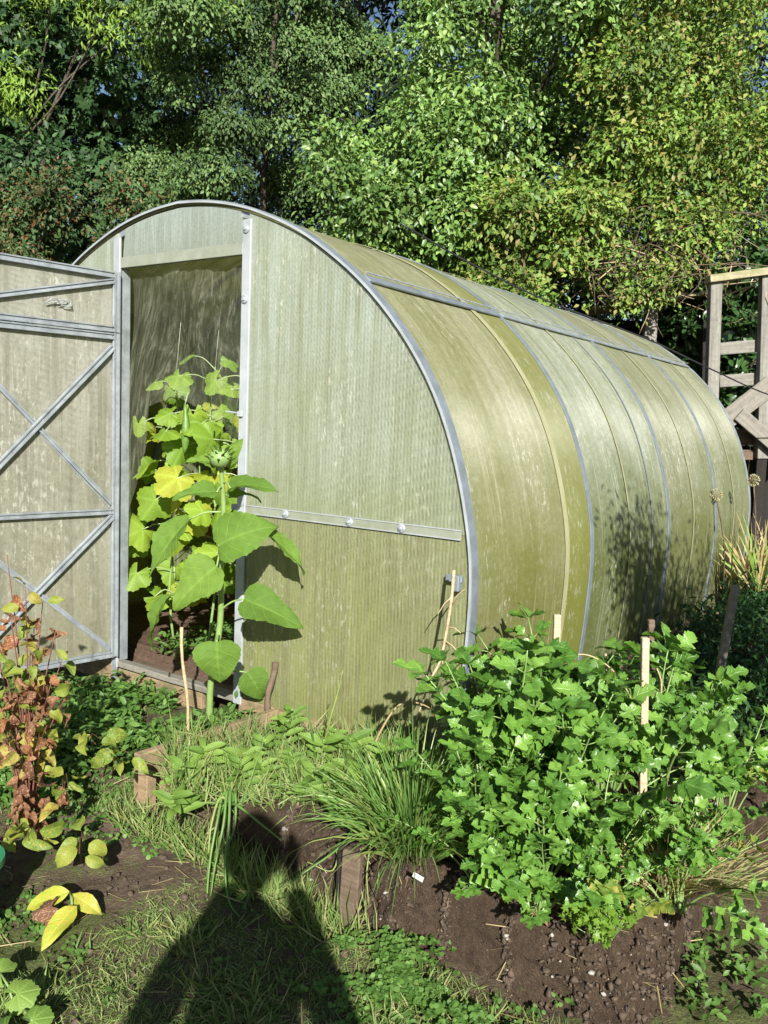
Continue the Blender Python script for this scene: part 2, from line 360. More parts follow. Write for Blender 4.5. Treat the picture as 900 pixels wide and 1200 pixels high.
def net_mat():
    t = NT('insect_net'); v = t.coord('UV', (60, 7, 1)); nz = t.noise(1.0, 5, .7, v, 1.2)
    v2 = t.coord('UV', (9, 6, 1), (0, 0, .7)); n2 = t.noise(1.0, 4, .6, v2, 1.5)
    a = t.math('ADD', t.ramp(nz, [(.48, .07), (.70, .30)]), t.ramp(n2, [(.5, 0.0), (.75, .12)]))
    p = t.pbr((.50, .52, .38), .5, 0, .3)
    tl = t.n('ShaderNodeBsdfTranslucent'); tl.inputs[0].default_value = (.5, .5, .35, 1)
    m0 = t.n('ShaderNodeMixShader'); m0.inputs[0].default_value = .4; t.l(p, m0.inputs[1]); t.l(tl.outputs[0], m0.inputs[2])
    tr = t.n('ShaderNodeBsdfTransparent'); mx = t.n('ShaderNodeMixShader'); t.l(a, mx.inputs[0])
    t.l(tr.outputs[0], mx.inputs[1]); t.l(m0.outputs[0], mx.inputs[2]); return t.done(mx.outputs[0])
M['net'] = net_mat()

def ground_mat():
    t = NT('ground'); v = t.coord('Object')
    big = t.noise(1.6, 5, .65, v); mid = t.noise(16, 6, .7, v); fine = t.noise(120, 4, .75, v)
    soil = t.mix(t.ramp(mid, [(.3, 0.0), (.7, 1.0)]), (.055, .038, .026), (.145, .105, .075))
    soil = t.mix(t.ramp(fine, [(.55, 0.0), (.75, .7)]), soil, (.24, .19, .14))
    moss = t.mix(t.ramp(fine, [(.35, 0.0), (.65, 1.0)]), (.045, .06, .018), (.12, .15, .045))
    k = t.ramp(t.math('ADD', big, t.math('MULTIPLY', t.math('SUBTRACT', mid, .5), .6)), [(.47, 0.0), (.58, .85)])
    c = t.mix(k, soil, moss)
    return t.done(t.pbr(c, .95, 0, .15, t.bump(t.math('ADD', mid, t.math('MULTIPLY', fine, .5)), .02, .9)))
M['ground'] = ground_mat()
def soil_mat(name, a, b, wet):
    t = NT(name); v = t.coord('Object')
    big = t.noise(5, 5, .65, v); mid = t.noise(30, 6, .75, v); fine = t.noise(170, 4, .75, v)
    c = t.mix(t.ramp(mid, [(.3, 0.0), (.7, 1.0)]), a, b); c = t.mix(t.ramp(big, [(.4, 0.0), (.65, .7)]), c, wet)
    c = t.mix(t.ramp(fine, [(.6, 0.0), (.72, .8)]), c, (.30, .24, .19))
    return t.done(t.pbr(c, .95, 0, .15, t.bump(t.math('ADD', mid, t.math('MULTIPLY', fine, .5)), .022, 1.0)))
M['soil'] = soil_mat('soil', (.030, .020, .013), (.13, .09, .060), (.062, .042, .028))
M['soil_in'] = soil_mat('soil_in', (.075, .045, .03), (.19, .125, .09), (.13, .085, .06))

# ------------------------------------------------------------------ ground and soil
def sm(t): t = np.clip(t, 0, 1); return t*t*(3-2*t)
def gh(x, y):
    x = np.asarray(x, float); y = np.asarray(y, float)
    return .10*sm((y-2.4)/1.4) + .9*sm((y-8.5)/5.0) + 1.2*sm((y-14)/30) + .0*x
def gz(x, y):                              # ground height with its lumps
    p = np.stack([np.asarray(x, float)*3.1, np.asarray(y, float)*3.1, np.zeros_like(np.asarray(x, float))], -1)
    return gh(x, y)+.05*fbm(p, 3)*np.clip((np.asarray(y, float)+2)/3, 0, 1)
def graded(lo, hi, a, b, step, far_n):
    core = np.arange(a, b, step)
    left = a-np.geomspace(step, a-lo, far_n)[::-1]; right = b+np.geomspace(step, hi-b, far_n)-step*0
    return np.concatenate([left, core, right])
xs = graded(-160, 160, -1.9, 1.9, .03, 34); ys = graded(-60, 300, 1.6, 4.4, .03, 36)
X, Y = np.meshgrid(xs, ys, indexing='ij')
Z = gz(X, Y)+.018*fbm(np.stack([X*22, Y*22, X*0+3], -1), 3)*((abs(X) < 2.2) & (Y > 1.3) & (Y < 5))
nx, ny = X.shape
I = np.arange(nx*ny).reshape(nx, ny)
F = np.stack([I[:-1, :-1], I[1:, :-1], I[1:, 1:], I[:-1, 1:]], -1).reshape(-1, 4)
ground = link('ground', npmesh('ground', np.stack([X, Y, Z], -1).reshape(-1, 3), F, M['ground'])); tag(ground, kind='structure')

def mound(name, u0, u1, y0, y1, top, mat, flare=.02, rough=.017, seed=0, ns=260, prof=None, kind='structure'):
    """soil heaped in a rounded rectangle (greenhouse axes), steep crumbly sides"""
    cx, cy, hx, hy = (u0+u1)/2, (y0+y1)/2, (u1-u0)/2, (y1-y0)/2
    a = np.linspace(0, 2*math.pi, ns, endpoint=False); e = .22
    ex = np.sign(np.cos(a))*np.abs(np.cos(a))**e; ey = np.sign(np.sin(a))*np.abs(np.sin(a))**e
    rings = prof or [(1.0, flare, -.12), (1.0, flare*.8, .02), (1.0, flare*.45, .30), (1, flare*.2, .55), (1, 0, .8), (1, -.03, .93), (1, -.07, 1.0), (1, -.12, 1.02), (.72, 0, 1.03), (.55, 0, 1.02), (.38, 0, 1.03), (.2, 0, 1.02), (.06, 0, 1.02)]
    fine = []
    for (s0, o0, z0), (s1, o1, z1) in zip(rings[:-1], rings[1:]):
        for k in range(3): t = k/3; fine.append((s0+(s1-s0)*t, o0+(o1-o0)*t, z0+(z1-z0)*t))
    fine.append(rings[-1])
    V = []
    for s_, o_, z_ in fine:
        px = cx+ex*(hx*s_+o_); py = cy+ey*(hy*s_+o_)
        wx = GC[0]+cu[0]*px+cl[0]*py; wy = GC[1]+cu[1]*px+cl[1]*py
        g0 = gh(wx, wy); V.append(np.stack([wx, wy, g0+(top-g0)*z_], -1))
    V = np.array(V); q = V*np.array([1, 1, 1.0])
    d1 = fbm(q*16+seed, 4); d2 = fbm(q*16+31+seed, 4); d3 = fbm(q*20+57+seed, 4)
    V = V+np.stack([d1, d2, d3], -1)*rough*2.2+np.stack([fbm(q*48+5, 2), fbm(q*48+41, 2), fbm(q*48+77, 2)], -1)*.014
    m = len(fine); I = np.arange(m*ns).reshape(m, ns)
    F = np.stack([I[:-1], np.roll(I[:-1], -1, 1), np.roll(I[1:], -1, 1), I[1:]], -1).reshape(-1, 4)
    return tag(link(name, npmesh(name, V.reshape(-1, 3), F, mat)), kind=kind)
mound('soil_bed', .79, 1.76, -.74, -.07, .235, M['soil'], seed=3)
mound('soil_bed', 1.66, 2.54, -.74, .30, .255, M['soil'], seed=9)
mound('soil_bed', 1.80, 2.62, .10, 3.6, .20, M['soil'], seed=15, rough=.03)
mound('greenhouse_soil', -1.50, 1.50, .20, 4.4, .235, M['soil_in'], seed=21, rough=.03, flare=.12)

# loose crumbs and pebbles on the bed faces
def rocks(n, pts, smin, smax, name, mat):
    bm = bmesh.new(); bmesh.ops.create_icosphere(bm, subdivisions=1, radius=1); bm.verts.index_update()
    tv = np.array([v.co[:] for v in bm.verts]); tf = np.array([[v.index for v in f.verts] for f in bm.faces]); bm.free()
    P = pts; n = len(P); S = smin+(smax-smin)*rng.random((n, 1, 1))**2.5
    Q = tv[None]*(.35+1.1*rng.random((n, 12, 1)))*S*(.5+.9*rng.random((n, 1, 3)))
    V = (Q+P[:, None]).reshape(-1, 3); F = (tf[None]+12*np.arange(n)[:, None, None]).reshape(-1, 3)
    return tag(link(name, npmesh(name, V, F, mat, smooth=False)), kind='stuff')
def on_mesh(ob, n, cond=None):             # points spread evenly over a soil surface
    me = ob.data; m = len(me.polygons); ar = np.empty(m, np.float32); me.polygons.foreach_get('area', ar); c = np.empty(m*3, np.float32); me.polygons.foreach_get('center', c); c = c.reshape(-1, 3)
    k = rng.choice(m, n, p=ar.astype(float)/ar.astype(float).sum()); return c[k]+rng.normal(0, .007, (n, 3))
beds = [o for o in col.objects if o.name.startswith('soil_bed')]
rocks(0, np.concatenate([on_mesh(b, 11000) for b in beds[:2]]), .0012, .010, 'soil_crumbs', M['clod'])
rocks(0, np.concatenate([on_mesh(b, 420) for b in beds[:2]]), .0015, .009, 'pebbles', M['stone'])
gp = np.stack([rng.uniform(-1.6, .9, 2500), rng.uniform(1.8, 3.9, 2500)], -1)
rocks(0, np.column_stack([gp, gz(gp[:, 0], gp[:, 1])+.006]), .002, .012, 'ground_crumbs', M['clod'])

# ------------------------------------------------------------------ greenhouse
gr = empty('greenhouse', GC, YAW)
tag(gr, 'arched greenhouse of algae stained polycarbonate sheets with an open door', 'greenhouse')
PU = np.array([0, .163, .32, .466, .628, .74, .84, 1.046, 1.255, 1.421, 1.528, 1.593, 1.612, 1.605, 1.585, 1.565])
PZ = np.array([2.225, 2.213, 2.186, 2.146, 2.083, 2.03, 1.97, 1.825, 1.617, 1.379, 1.12, .856, .666, .437, .2, 0.0])
def catmull(P, n):
    P = np.asarray(P, float); Q = np.vstack([2*P[0]-P[1], P, 2*P[-1]-P[-2]]); out = []
    for i in range(1, len(Q)-2):
        p0, p1, p2, p3 = Q[i-1:i+3]
        for k in range(n):
            t = k/n; out.append(.5*((2*p1)+(-p0+p2)*t+(2*p0-5*p1+4*p2-p3)*t*t+(-p0+3*p1-3*p2+p3)*t**3))
    out.append(P[-1]); return np.array(out)
half = catmull(np.stack([PU, PZ], -1), 4)
for _ in range(3): half[1:-1] = .25*half[:-2]+.5*half[1:-1]+.25*half[2:]
arc = np.vstack([half[::-1]*np.array([-1, 1]), half[1:]])           # left foot to right foot
seg = np.r_[0, np.cumsum(np.linalg.norm(np.diff(arc, axis=0), axis=1))]
tang = nrm(np.gradient(arc, axis=0)); anrm = np.stack([-tang[:, 1], tang[:, 0]], -1)
anrm *= np.sign((anrm*(arc-np.array([0, .8]))).sum(1))[:, None]
def arc_u(z):                                                         # half width at height z
    return float(np.interp(z, half[::-1, 1], half[::-1, 0]))
def arch_strip(name, y0, y1, off, th, mat, rows=2, i0=0, i1=None, sag=0.0):
    A = arc[i0:i1]; Nn = anrm[i0:i1]; S = seg[i0:i1]; n = len(A); V = []; uv = []
    yy = np.linspace(y0, y1, rows)
    for lay in (off+th, off):
        for y in yy:
            b = sag*math.sin(math.pi*(y-y0)/(y1-y0)) if sag else 0.0
            P = A+Nn*(lay+b); V += [(p[0], y, p[1]) for p in P]; uv += [(y, p[1]) for p in A]
    F = []
    I = np.arange(2*rows*n).reshape(2, rows, n)
    for r_ in range(rows-1):
        for k in range(n-1):
            F.append((I[0, r_, k], I[0, r_+1, k], I[0, r_+1, k+1], I[0, r_, k+1])); F.append((I[1, r_, k], I[1, r_, k+1], I[1, r_+1, k+1], I[1, r_+1, k]))
    for k in range(n-1):
        F.append((I[0, 0, k], I[0, 0, k+1], I[1, 0, k+1], I[1, 0, k])); F.append((I[0, -1, k], I[1, -1, k], I[1, -1, k+1], I[0, -1, k+1]))
    for r_ in range(rows-1):
        F.append((I[0, r_, 0], I[1, r_, 0], I[1, r_+1, 0], I[0, r_+1, 0])); F.append((I[0, r_, -1], I[0, r_+1, -1], I[1, r_+1, -1], I[1, r_, -1]))
    b = MB().add(V, F, uv); o = b.build(name, mat, gr, True)
    return o
LG = 4.577; RIBS = [0.0, 1.175, 2.404, 3.507, LG]
bays = [('roof_a', 0.004, 1.175), ('roof_b', 1.177, 2.404), ('roof_c', 2.406, 3.507), ('roof_c', 3.509, LG)]
def keep_flat(o):
    me = o.data
    m = o.modifiers.new('edge', 'EDGE_SPLIT'); m.split_angle = R(40)
for mt, a, b in bays: keep_flat(arch_strip('roof_sheet', a, b, 0.0, .008, M[mt], 9, sag=-.006))
keep_flat(arch_strip('rim_bar', -.012, .034, .0095, .007, M['rim']))
keep_flat(arch_strip('rim_seal', -.016, -.0125, .003, .009, M['jamb']))
for y in RIBS[1:-1]: keep_flat(arch_strip('rib_bar', y-.018, y+.018, .0095, .006, M['rim']))
keep_flat(arch_strip('rib_bar', LG-.03, LG+.012, .0095, .006, M['galv']))
keep_flat(arch_strip('seam_strip', .862, .905, .0088, .002, M['seam']))
for y in (1.72, 2.1, 2.95, 4.05): keep_flat(arch_strip('seam_strip', y, y+.012, .0088, .0015, M['rim'] if y in (2.1,) else M['seam']))
for y in (.02, 1.175, 2.404, 3.507, LG-.03): keep_flat(arch_strip('frame_hoop', y-.012, y+.012, -.034, .026, M['galv']))
# purlins along the roof
ip = int(np.argmin(np.abs(arc[:, 0]-1.046)+(arc[:, 1] < 1))); il = len(arc)-1-ip
for k in (ip, il):
    p = arc[k]+anrm[k]*.016; nv = np.array([anrm[k][0], 0, anrm[k][1]])
    for j in range(4):
        y0, y1 = RIBS[j]+(.036 if j == 0 else .019), RIBS[j+1]-.019
        MB().beam((p[0], y0, p[1]), (p[0], y1, p[1]), .010, .042 if j == 0 else .030, nv, .002).build('purlin', M['rim'] if j == 0 else M['galv'], gr)
        MB().beam((p[0]-nv[0]*.007, y0, p[1]+.03-nv[2]*.007), (p[0]-nv[0]*.007, y1, p[1]+.03-nv[2]*.007), .004, .007, nv).build('purlin_lip', M['washer'], gr)
for k in (int(np.argmin(np.abs(arc[:, 0]-1.50)+(arc[:, 1] < 1))), int(np.argmin(np.abs(arc[:, 0]+1.50)+(arc[:, 1] < 1))), len(arc)//2):
    p = arc[k]-anrm[k]*.05; nv = np.array([anrm[k][0], 0, anrm[k][1]])
    MB().beam((p[0], .04, p[1]), (p[0], LG-.05, p[1]), .025, .025, nv).build('inner_purlin', M['galv'], gr)

def prism(outline, y0, y1):                # outline in (u, z)
    n = len(outline); V = [(u, y0, z) for u, z in outline]+[(u, y1, z) for u, z in outline]
    F = [tuple(range(n)), tuple(range(2*n-1, n-1, -1))]+[(i, i+n, (i+1) % n+n, (i+1) % n) for i in range(n)]
    return MB().add(V, F)
DW = .4135; ZD = 1.973; ZM = .861; inset = .012
ins = half-anrm[len(arc)-len(half):]*inset
def edge_between(z0, z1):                  # right edge points from z0 up to z1
    q = [(float(u), float(z)) for u, z in ins[::-1] if z0 < z < z1]; return q
def eu(z): return float(np.interp(z, ins[::-1, 1], ins[::-1, 0]))
def ez(u): return float(np.interp(u, ins[:, 0], ins[:, 1]))
JW = .05
pl = edge_between(ZM+.001, ez(DW+JW)-.001)
upper = [(DW+JW-.02, ZM), (eu(ZM), ZM)]+pl+[(DW+JW-.02, ez(DW+JW-.02))]
prism(upper, 0, .008).build('end_sheet', M['end_upper'], gr)
lower = [(DW+JW-.02, -.005), (eu(0), -.005)]+edge_between(0.0, ZM-.002)+[(eu(ZM-.002), ZM-.002), (DW+JW-.02, ZM-.002)]
prism(lower, .001, .009).build('end_sheet', M['end_lower'], gr)
leftp = [(-a, b) for a, b in [(DW+JW-.02, 0), (eu(0), 0)]+edge_between(0.0, ez(DW+JW)-.001)+[(DW+JW-.02, ez(DW+JW-.02))]]
prism(leftp[::-1], 0, .008).build('end_sheet', M['end_upper'], gr)
hd = [(-DW+.002, ZD), (DW-.002, ZD)]+[(float(u), float(z)) for u, z in ins[::-1] if u < DW-.01]+[(-float(u), float(z)) for u, z in ins[1:] if u < DW-.01]
prism(hd, .001, .009).build('end_sheet', M['end_top'], gr)
far = [(-1.55, 0), (1.55, 0)]+[(float(u), float(z)) for u, z in ins[::-1] if z > .02]+[(-float(u), float(z)) for u, z in ins[1:] if z > .02]
prism(far, LG-.02, LG-.012).build('far_end_sheet', M['far_end'], gr)
# jambs, header strip, mid strip, washers
for s in (1, -1):
    u0 = s*(DW+JW/2)
    MB().box((u0, -.006, (ez(DW+JW)-.012)/2-.02), (JW, .012, ez(DW+JW)+.018), bev=.002).build('door_jamb', M['jamb'], gr)
    MB().box((s*(DW+.012), .03, ZD/2), (.024, .045, ZD)).build('jamb_post', M['galv'], gr)
MB().box((0, -.004, ZD+.022), (2*DW-.004, .008, .05), bev=.0015).build('header_strip', M['tape'], gr)
MB().box((0, .03, ZD+.02), (2*DW-.004, .03, .03)).build('header_bar', M['galv'], gr)
MB().box(((DW+JW+eu(ZM)-.012)/2, -.0035, ZM), (eu(ZM)-.012-DW-JW-.004, .006, .04), bev=.001).build('mid_strip', M['tape'], gr)
for dz in (.0175, -.0175):
    MB().box(((DW+JW+eu(ZM)-.012)/2, -.008, ZM+dz), (eu(ZM)-.014-DW-JW-.004, .003, .004)).build('strip_lip', M['jamb'], gr)
MB().box((.95, .03, ZM), (1.2, .025, .025)).build('frame_bar', M['galv'], gr)
def washer(u, z, y, r=.021):
    b = MB(); n = 14
    V = [(u+r*math.cos(2*math.pi*k/n)*q, y-d, z+r*math.sin(2*math.pi*k/n)*q) for q, d in ((1, 0), (1, .004), (.75, .007), (.42, .007), (.38, .012), (.3, .013)) for k in range(n)]
    F = [(i*n+k, i*n+(k+1) % n, (i+1)*n+(k+1) % n, (i+1)*n+k) for i in range(5) for k in range(n)]+[tuple(5*n+k for k in range(n))]
    b.add(V, F); return b.build('washer', M['washer'], gr)
washer(.437, 2.075, -.013, .019); washer(.437, 1.777, -.013, .019)
for u in (.70, 1.045, 1.30): washer(u, ZM, -.0075, .018)
# corner clip on the right rim
b = MB(); b.box((1.555, -.022, .70), (.07, .02, .028), bev=.003); b.box((1.575, -.03, .685), (.02, .03, .06), bev=.003); b.build('clip', M['rim'], gr)
b = MB(); b.box((.428, -.018, 1.28), (.03, .014, .025), bev=.003); b.tube([(.41, -.02, 1.285), (.35, -.03, 1.29)], .004); b.build('latch', M['jamb'], gr)
b = MB(); b.box((1.575, -.019, .10), (.035, .012, .16), bev=.002); b.build('corner_bracket', M['galv'], gr)
# base boards
for a, c, nm in ((DW+.03, 1.575, 'base_board'), (-1.575, -DW-.03, 'base_board')):
    MB().box(((a+c)/2, .012, -.086), (c-a, .036, .16), bev=.004).build(nm, M['board_new'], gr)
for s in (1, -1):
    MB().box((s*1.555, LG/2+.05, -.086), (.036, LG, .16), bev=.004).build('base_board', M['board_new'], gr)
MB().box((0, LG+.03, -.086), (3.0, .036, .16), bev=.004).build('base_board', M['board_new'], gr)
b = MB(); b.box((0, .015, -.017), (2*DW+.1, .05, .03), bev=.003); b.build('threshold', M['wood_grey'], gr)
b = MB(); b.box((0, .10, -.045), (2*DW+.06, .11, .03), bev=.003); b.build('threshold', M['wood_bed'], gr)
MB().box((-.12, .022, -.105), (.62, .03, .12), bev=.003).build('base_board', M['board_new'], gr)
MB().box((-.432, -.013, -.06), (.02, .02, .20)).build('post_foot', M['galv'], gr)

# door leaf, swung out to the left (own axes: x from the hinge outwards, -y towards the camera side)
da = R(226.0)-YAW
door = MB(); W = .82
def D(x, y, z): return (-.42+math.cos(da)*x-math.sin(da)*y, -.02+math.sin(da)*x+math.cos(da)*y, z)
def dbox(bm_, x0, x1, y0, y1, z0, z1, bev=.002):
    ax = np.array([[math.cos(da), math.sin(da), 0], [-math.sin(da), math.cos(da), 0], [0, 0, 1]])
    return bm_.box(D((x0+x1)/2, (y0+y1)/2, (z0+z1)/2), (x1-x0, y1-y0, z1-z0), ax, bev)
def door_sheet(z0, z1):
    V = [D(x, y, z) for y in (-.004, .004) for x, z in ((.012, z0), (W-.012, z0), (W-.012, z1), (.012, z1))]
    b = MB().add(V, [(3, 2, 1, 0), (4, 5, 6, 7), (0, 1, 5, 4), (1, 2, 6, 5), (2, 3, 7, 6), (3, 0, 4, 7)]); return b
# the bars lie on the face that the camera sees (+y side)
lower_door = door_sheet(.035, 1.648).build('door', M['door_sheet'], gr)
upper_door = door_sheet(1.656, 1.94).build('door_vent', M['door_sheet'], gr)
tw = .03
def bar(par, x0, z0, x1, z1, wd=.03, y=.004, th=.020, name='frame_bar'):
    b = MB(); b.beam(D(x0, y+th/2, z0), D(x1, y+th/2, z1), wd, th, np.cross(np.array(D(x1, 0, z1))-np.array(D(x0, 0, z0)), np.array(D(0, 1, 0))-np.array(D(0, 0, 0))), .003)
    ln = math.hypot(x1-x0, z1-z0); px, pz = -(z1-z0)/ln, (x1-x0)/ln
    for s in (-1, 1):                       # rolled lips make the open channel
        q = wd*.36*s
        b.beam(D(x0+px*q, y+th+.003, z0+pz*q), D(x1+px*q, y+th+.003, z1+pz*q), .006, .007, (0, 0, 1) if abs(x1-x0) > .02 else (math.cos(da), math.sin(da), 0))
    return b.build(name, M['galv'], par)
for par, z0, z1 in ((lower_door, .03, 1.651), (upper_door, 1.654, 1.945)):
    bar(par, .015, z0, .015, z1, .034); bar(par, W-.015, z0, W-.015, z1, .034)
    bar(par, .034, z0+.016, W-.034, z0+.016, .032); bar(par, .034, z1-.016, W-.034, z1-.016, .032)
bar(upper_door, .034, 1.90, W-.034, 1.71, .026, .0055, .017, 'brace')
ZB = .775
bar(lower_door, .034, ZB, W-.034, ZB, .028)
bar(lower_door, .034, 1.585, W-.034, .80, .030, .006, .021, 'brace'); bar(lower_door, .034, .80, W-.034, 1.585, .026, -.012, .015, 'brace')
bar(lower_door, .034, .75, W-.034, .07, .030, .006, .021, 'brace'); bar(lower_door, .034, .07, W-.034, .75, .026, -.012, .015, 'brace')
bar(lower_door, .034, .075, W-.034, .735, .020, .0046, .010, 'brace'); bar(lower_door, .034, .815, W-.034, 1.57, .020, .0046, .010, 'brace')
for par, zs_ in ((lower_door, (.25, 1.42)), (upper_door, (1.72, 1.89))):
    for z in zs_:
        b = MB(); b.tube([D(-.006, .01, z-.035), D(-.006, .01, z+.035)], .008, 8); b.build('hinge', M['washer'], par)
b = MB(); q = rng.normal(0, 1, (14, 3)); pts = [D(.30+.05*math.cos(t*.9)+.012*a[0], .03+.006*a[1], 1.74+.03*abs(math.sin(t*.7))+.01*a[2]) for t, a in enumerate(q)]
b.tube(catmull(pts, 4), .0022, 5); b.build('wire_tie', M['jamb'], upper_door, True)

# ------------------------------------------------------------------ leaf shapes
def leaf_grid(L=1.0, Wd=.5, prof=None, nt=9, ns=2, fold=.25, droop=.3, wav=.03, serr=0.0, nserr=14, seed=0, twist=0.0, crinkle=0.0):
    """blade along +x, upper side +z; returns V, F, uv"""
    prof = prof or (lambda t: math.sin(math.pi*min(1, t*1.02))**.8*(1-.35*t))
    r_ = random.Random(seed); V = []; uv = []; ph = r_.random()*6
    for i in range(nt+1):
        t = i/nt; w_ = max(0.004, prof(t))*Wd
        ang = droop*t; x = L*(math.sin(ang)/droop if abs(droop) > 1e-3 else t); z = -L*((1-math.cos(ang))/droop if abs(droop) > 1e-3 else 0)
        for j in range(-ns, ns+1):
            s = j/ns; ww = w_
            if serr and abs(j) == ns: ww = w_*(1-serr*((i % 2)*.9+.1*r_.random()))
            yy = s*ww; zz = abs(s)*ww*fold + wav*L*math.sin(t*9+ph+s*1.5)*abs(s)+twist*t*yy-crinkle*L*math.cos(2*math.pi*(5.5*t-2.2*abs(s)))*min(1, abs(s)*3+.2)*w_*2
            V.append((x+zz*math.sin(ang)*.5, yy, z+zz)); uv.append((t, s*.5))
    k = 2*ns+1
    F = [(i*k+j, (i+1)*k+j, (i+1)*k+j+1, i*k+j+1) for i in range(nt) for j in range(2*ns)]
    return V, F, uv
def palmate(Rd=1.0, lobes=5, depth=.25, cup=.15, n=40, seed=0, span=2.75, teeth=.04, droop=.25):
    """lobed blade; petiole joins at the origin, middle lobe along +x"""
    r_ = random.Random(seed); V = [(0, 0, 0)]; uv = [(0, 0)]; rings = (.38, .72, 1.0)
    for q in rings:
        for k in range(n+1):
            a = -span+2*span*k/n
            lob = math.cos(a*lobes/(2*span)*2*math.pi*(.5 if lobes % 2 == 0 else .5)*1.0)
            lob = abs(math.cos(a*(lobes-1)/2*math.pi/span)) if lobes > 1 else 1
            rr = Rd*(1-.35*(abs(a)/span)**1.3)*(1-depth+depth*lob**.7)
            if q == 1.0: rr *= 1-teeth*(k % 2)
            rr *= q; wz = cup*Rd*(q**2)*(.35*math.sin(3*a+seed)+.4*math.cos(a*2))-droop*Rd*q*q*.5
            V.append((rr*math.cos(a), rr*math.sin(a), wz)); uv.append((q, (abs((a*lobes/(2*span)+.5) % 1-.5))*.5*q))
    F = [(0, 1+k, 2+k) for k in range(n)]
    for i in range(2):
        o = 1+i*(n+1); F += [(o+k, o+n+1+k, o+n+2+k, o+k+1) for k in range(n)]
    return V, F, uv
def xf(V, mat3, loc=(0, 0, 0), s=1.0):
    return np.asarray(V, float)*s@np.asarray(mat3, float)+np.asarray(loc, float)     # rows of mat3: images of x, y, z
def frame(d, n):
    x = nrm(d); n = np.asarray(n, float); y = nrm(np.cross(n, x)); z = np.cross(x, y); return np.array([x, y, z])
def mat4(fr_, loc, s=1.0):
    m = Matrix.Identity(4)
    for i in range(3):
        for j in range(3): m[i][j] = float(fr_[j][i])*s
        m[i][3] = float(loc[i])
    return m
def tri(F):
    out = []
    for f in F:
        for k in range(1, len(f)-1): out.append((f[0], f[k], f[k+1]))
    return np.array(out)
def scatter(name, P, Xd, Nn, S, T, mat, kind=None, parent=None):
    """many small blades in one mesh"""
    tv = np.asarray(T[0], float); tf = np.asarray(T[1])
    if tf.dtype == object or tf.ndim == 1: tf = tri(T[1])
    x = nrm(Xd); y = nrm(np.cross(Nn, x)); z = np.cross(x, y)
    S = np.broadcast_to(np.asarray(S, float), (len(P),))
    V = (tv[None, :, 0:1]*x[:, None]+tv[None, :, 1:2]*y[:, None]+tv[None, :, 2:3]*z[:, None])*S[:, None, None]+np.asarray(P)[:, None]
    F = (tf[None]+len(tv)*np.arange(len(P))[:, None, None]).reshape(-1, tf.shape[1])
    o = link(name, npmesh(name, V.reshape(-1, 3), F, mat, smooth=False), parent)
    if kind: tag(o, kind=kind)
    return o
# cheap blades for masses of foliage
T_OVAL = ([(0, 0, 0), (.35, .24, .07), (.35, -.24, .07), (.3, 0, 0), (.72, .19, .03), (.72, -.19, .03), (.7, 0, -.04), (1, 0, -.13)],
          [(0, 3, 1, 1), (0, 2, 3, 3), (3, 6, 4, 1), (3, 2, 5, 6), (6, 7, 4, 4), (6, 5, 7, 7)])
T_OVAL = (T_OVAL[0], tri([tuple(dict.fromkeys(f)) for f in T_OVAL[1]]))
T_DIAM = ([(0, 0, 0), (.45, .26, .08), (.5, 0, -.01), (.45, -.26, .08), (1, 0, -.1)], np.array([(0, 2, 1), (2, 4, 1), (0, 3, 2), (2, 3, 4)]))
T_NARROW = ([(0, 0, 0), (.4, .13, .04), (.5, 0, -.01), (.4, -.13, .04), (1, 0, -.15)], np.array([(0, 2, 1), (2, 4, 1), (0, 3, 2), (2, 3, 4)]))
T_STAR = ([(0, 0, 0), (.1, .5, -.02), (.3, .28, .03), (.72, .46, -.06), (.62, .16, .02), (1.0, 0, -.1), (.62, -.16, .02), (.72, -.46, -.06), (.3, -.28, .03), (.1, -.5, -.02)],
          np.array([(0, 2, 1), (0, 4, 2), (2, 4, 3), (0, 6, 4), (4, 6, 5), (0, 8, 6), (6, 8, 7), (0, 9, 8)]))
T_ROUND = ([(0, 0, 0)]+[(.5-.5*math.cos(a), .48*math.sin(a), .05*math.cos(a*2)) for a in np.linspace(.5, 2*math.pi-.5, 7)], np.array([(0, k+2, k+1) for k in range(6)]))

# ------------------------------------------------------------------ trees
def rdir(n): return nrm(rng.normal(0, 1, (n, 3)))
def foliage(boughs, n_spray, n_leaf, size, T, mat, parent, spread=.30, droop=.35, face=.8, name='crown', up_bias=.4, inner=.15):
    """leafy sprays set over uneven boughs. boughs: (centre, radii)"""
    bc = np.array([b[0] for b in boughs], float); br = np.array([b[1] for b in boughs], float)
    wt = (br.prod(1))**(2/3); wt /= wt.sum()
    k = rng.choice(len(boughs), n_spray, p=wt)
    d = rdir(n_spray); d[:, 1] -= .35; d[:, 2] += .2; d = nrm(d)          # more on the sunny front and top
    rad = 1-inner*rng.random(n_spray)**.5*2.2+rng.normal(0, .08, n_spray)
    pos = bc[k]+d*br[k]*rad[:, None]
    pos += .25*br[k].mean(1, keepdims=True)*np.stack([vnoise(pos*1.7+3), vnoise(pos*1.7+9), vnoise(pos*1.7+15)], -1)*2
    ax = nrm(d+rng.normal(0, .45, (n_spray, 3))+np.array([0, 0, -droop]))
    t = rng.random((n_spray, n_leaf)); lat = rng.normal(0, 1, (n_spray, n_leaf, 3))
    ln = spread*(.6+.8*rng.random((n_spray, 1)))
    P = pos[:, None]+ax[:, None]*(t*ln)[..., None]+lat*(.22*spread)*(.4+.6*t)[..., None]
    Xd = ax[:, None]*.6+rng.normal(0, .6, lat.shape)+np.array([0, 0, -droop])
    Nn = d[:, None]*face+np.array([0, -.45, up_bias])+rng.normal(0, .36, lat.shape)
    n = n_spray*n_leaf; S = size*(.6+.75*rng.random(n))
    return scatter(name, P.reshape(-1, 3), Xd.reshape(-1, 3), Nn.reshape(-1, 3), S, T, mat, parent=parent)
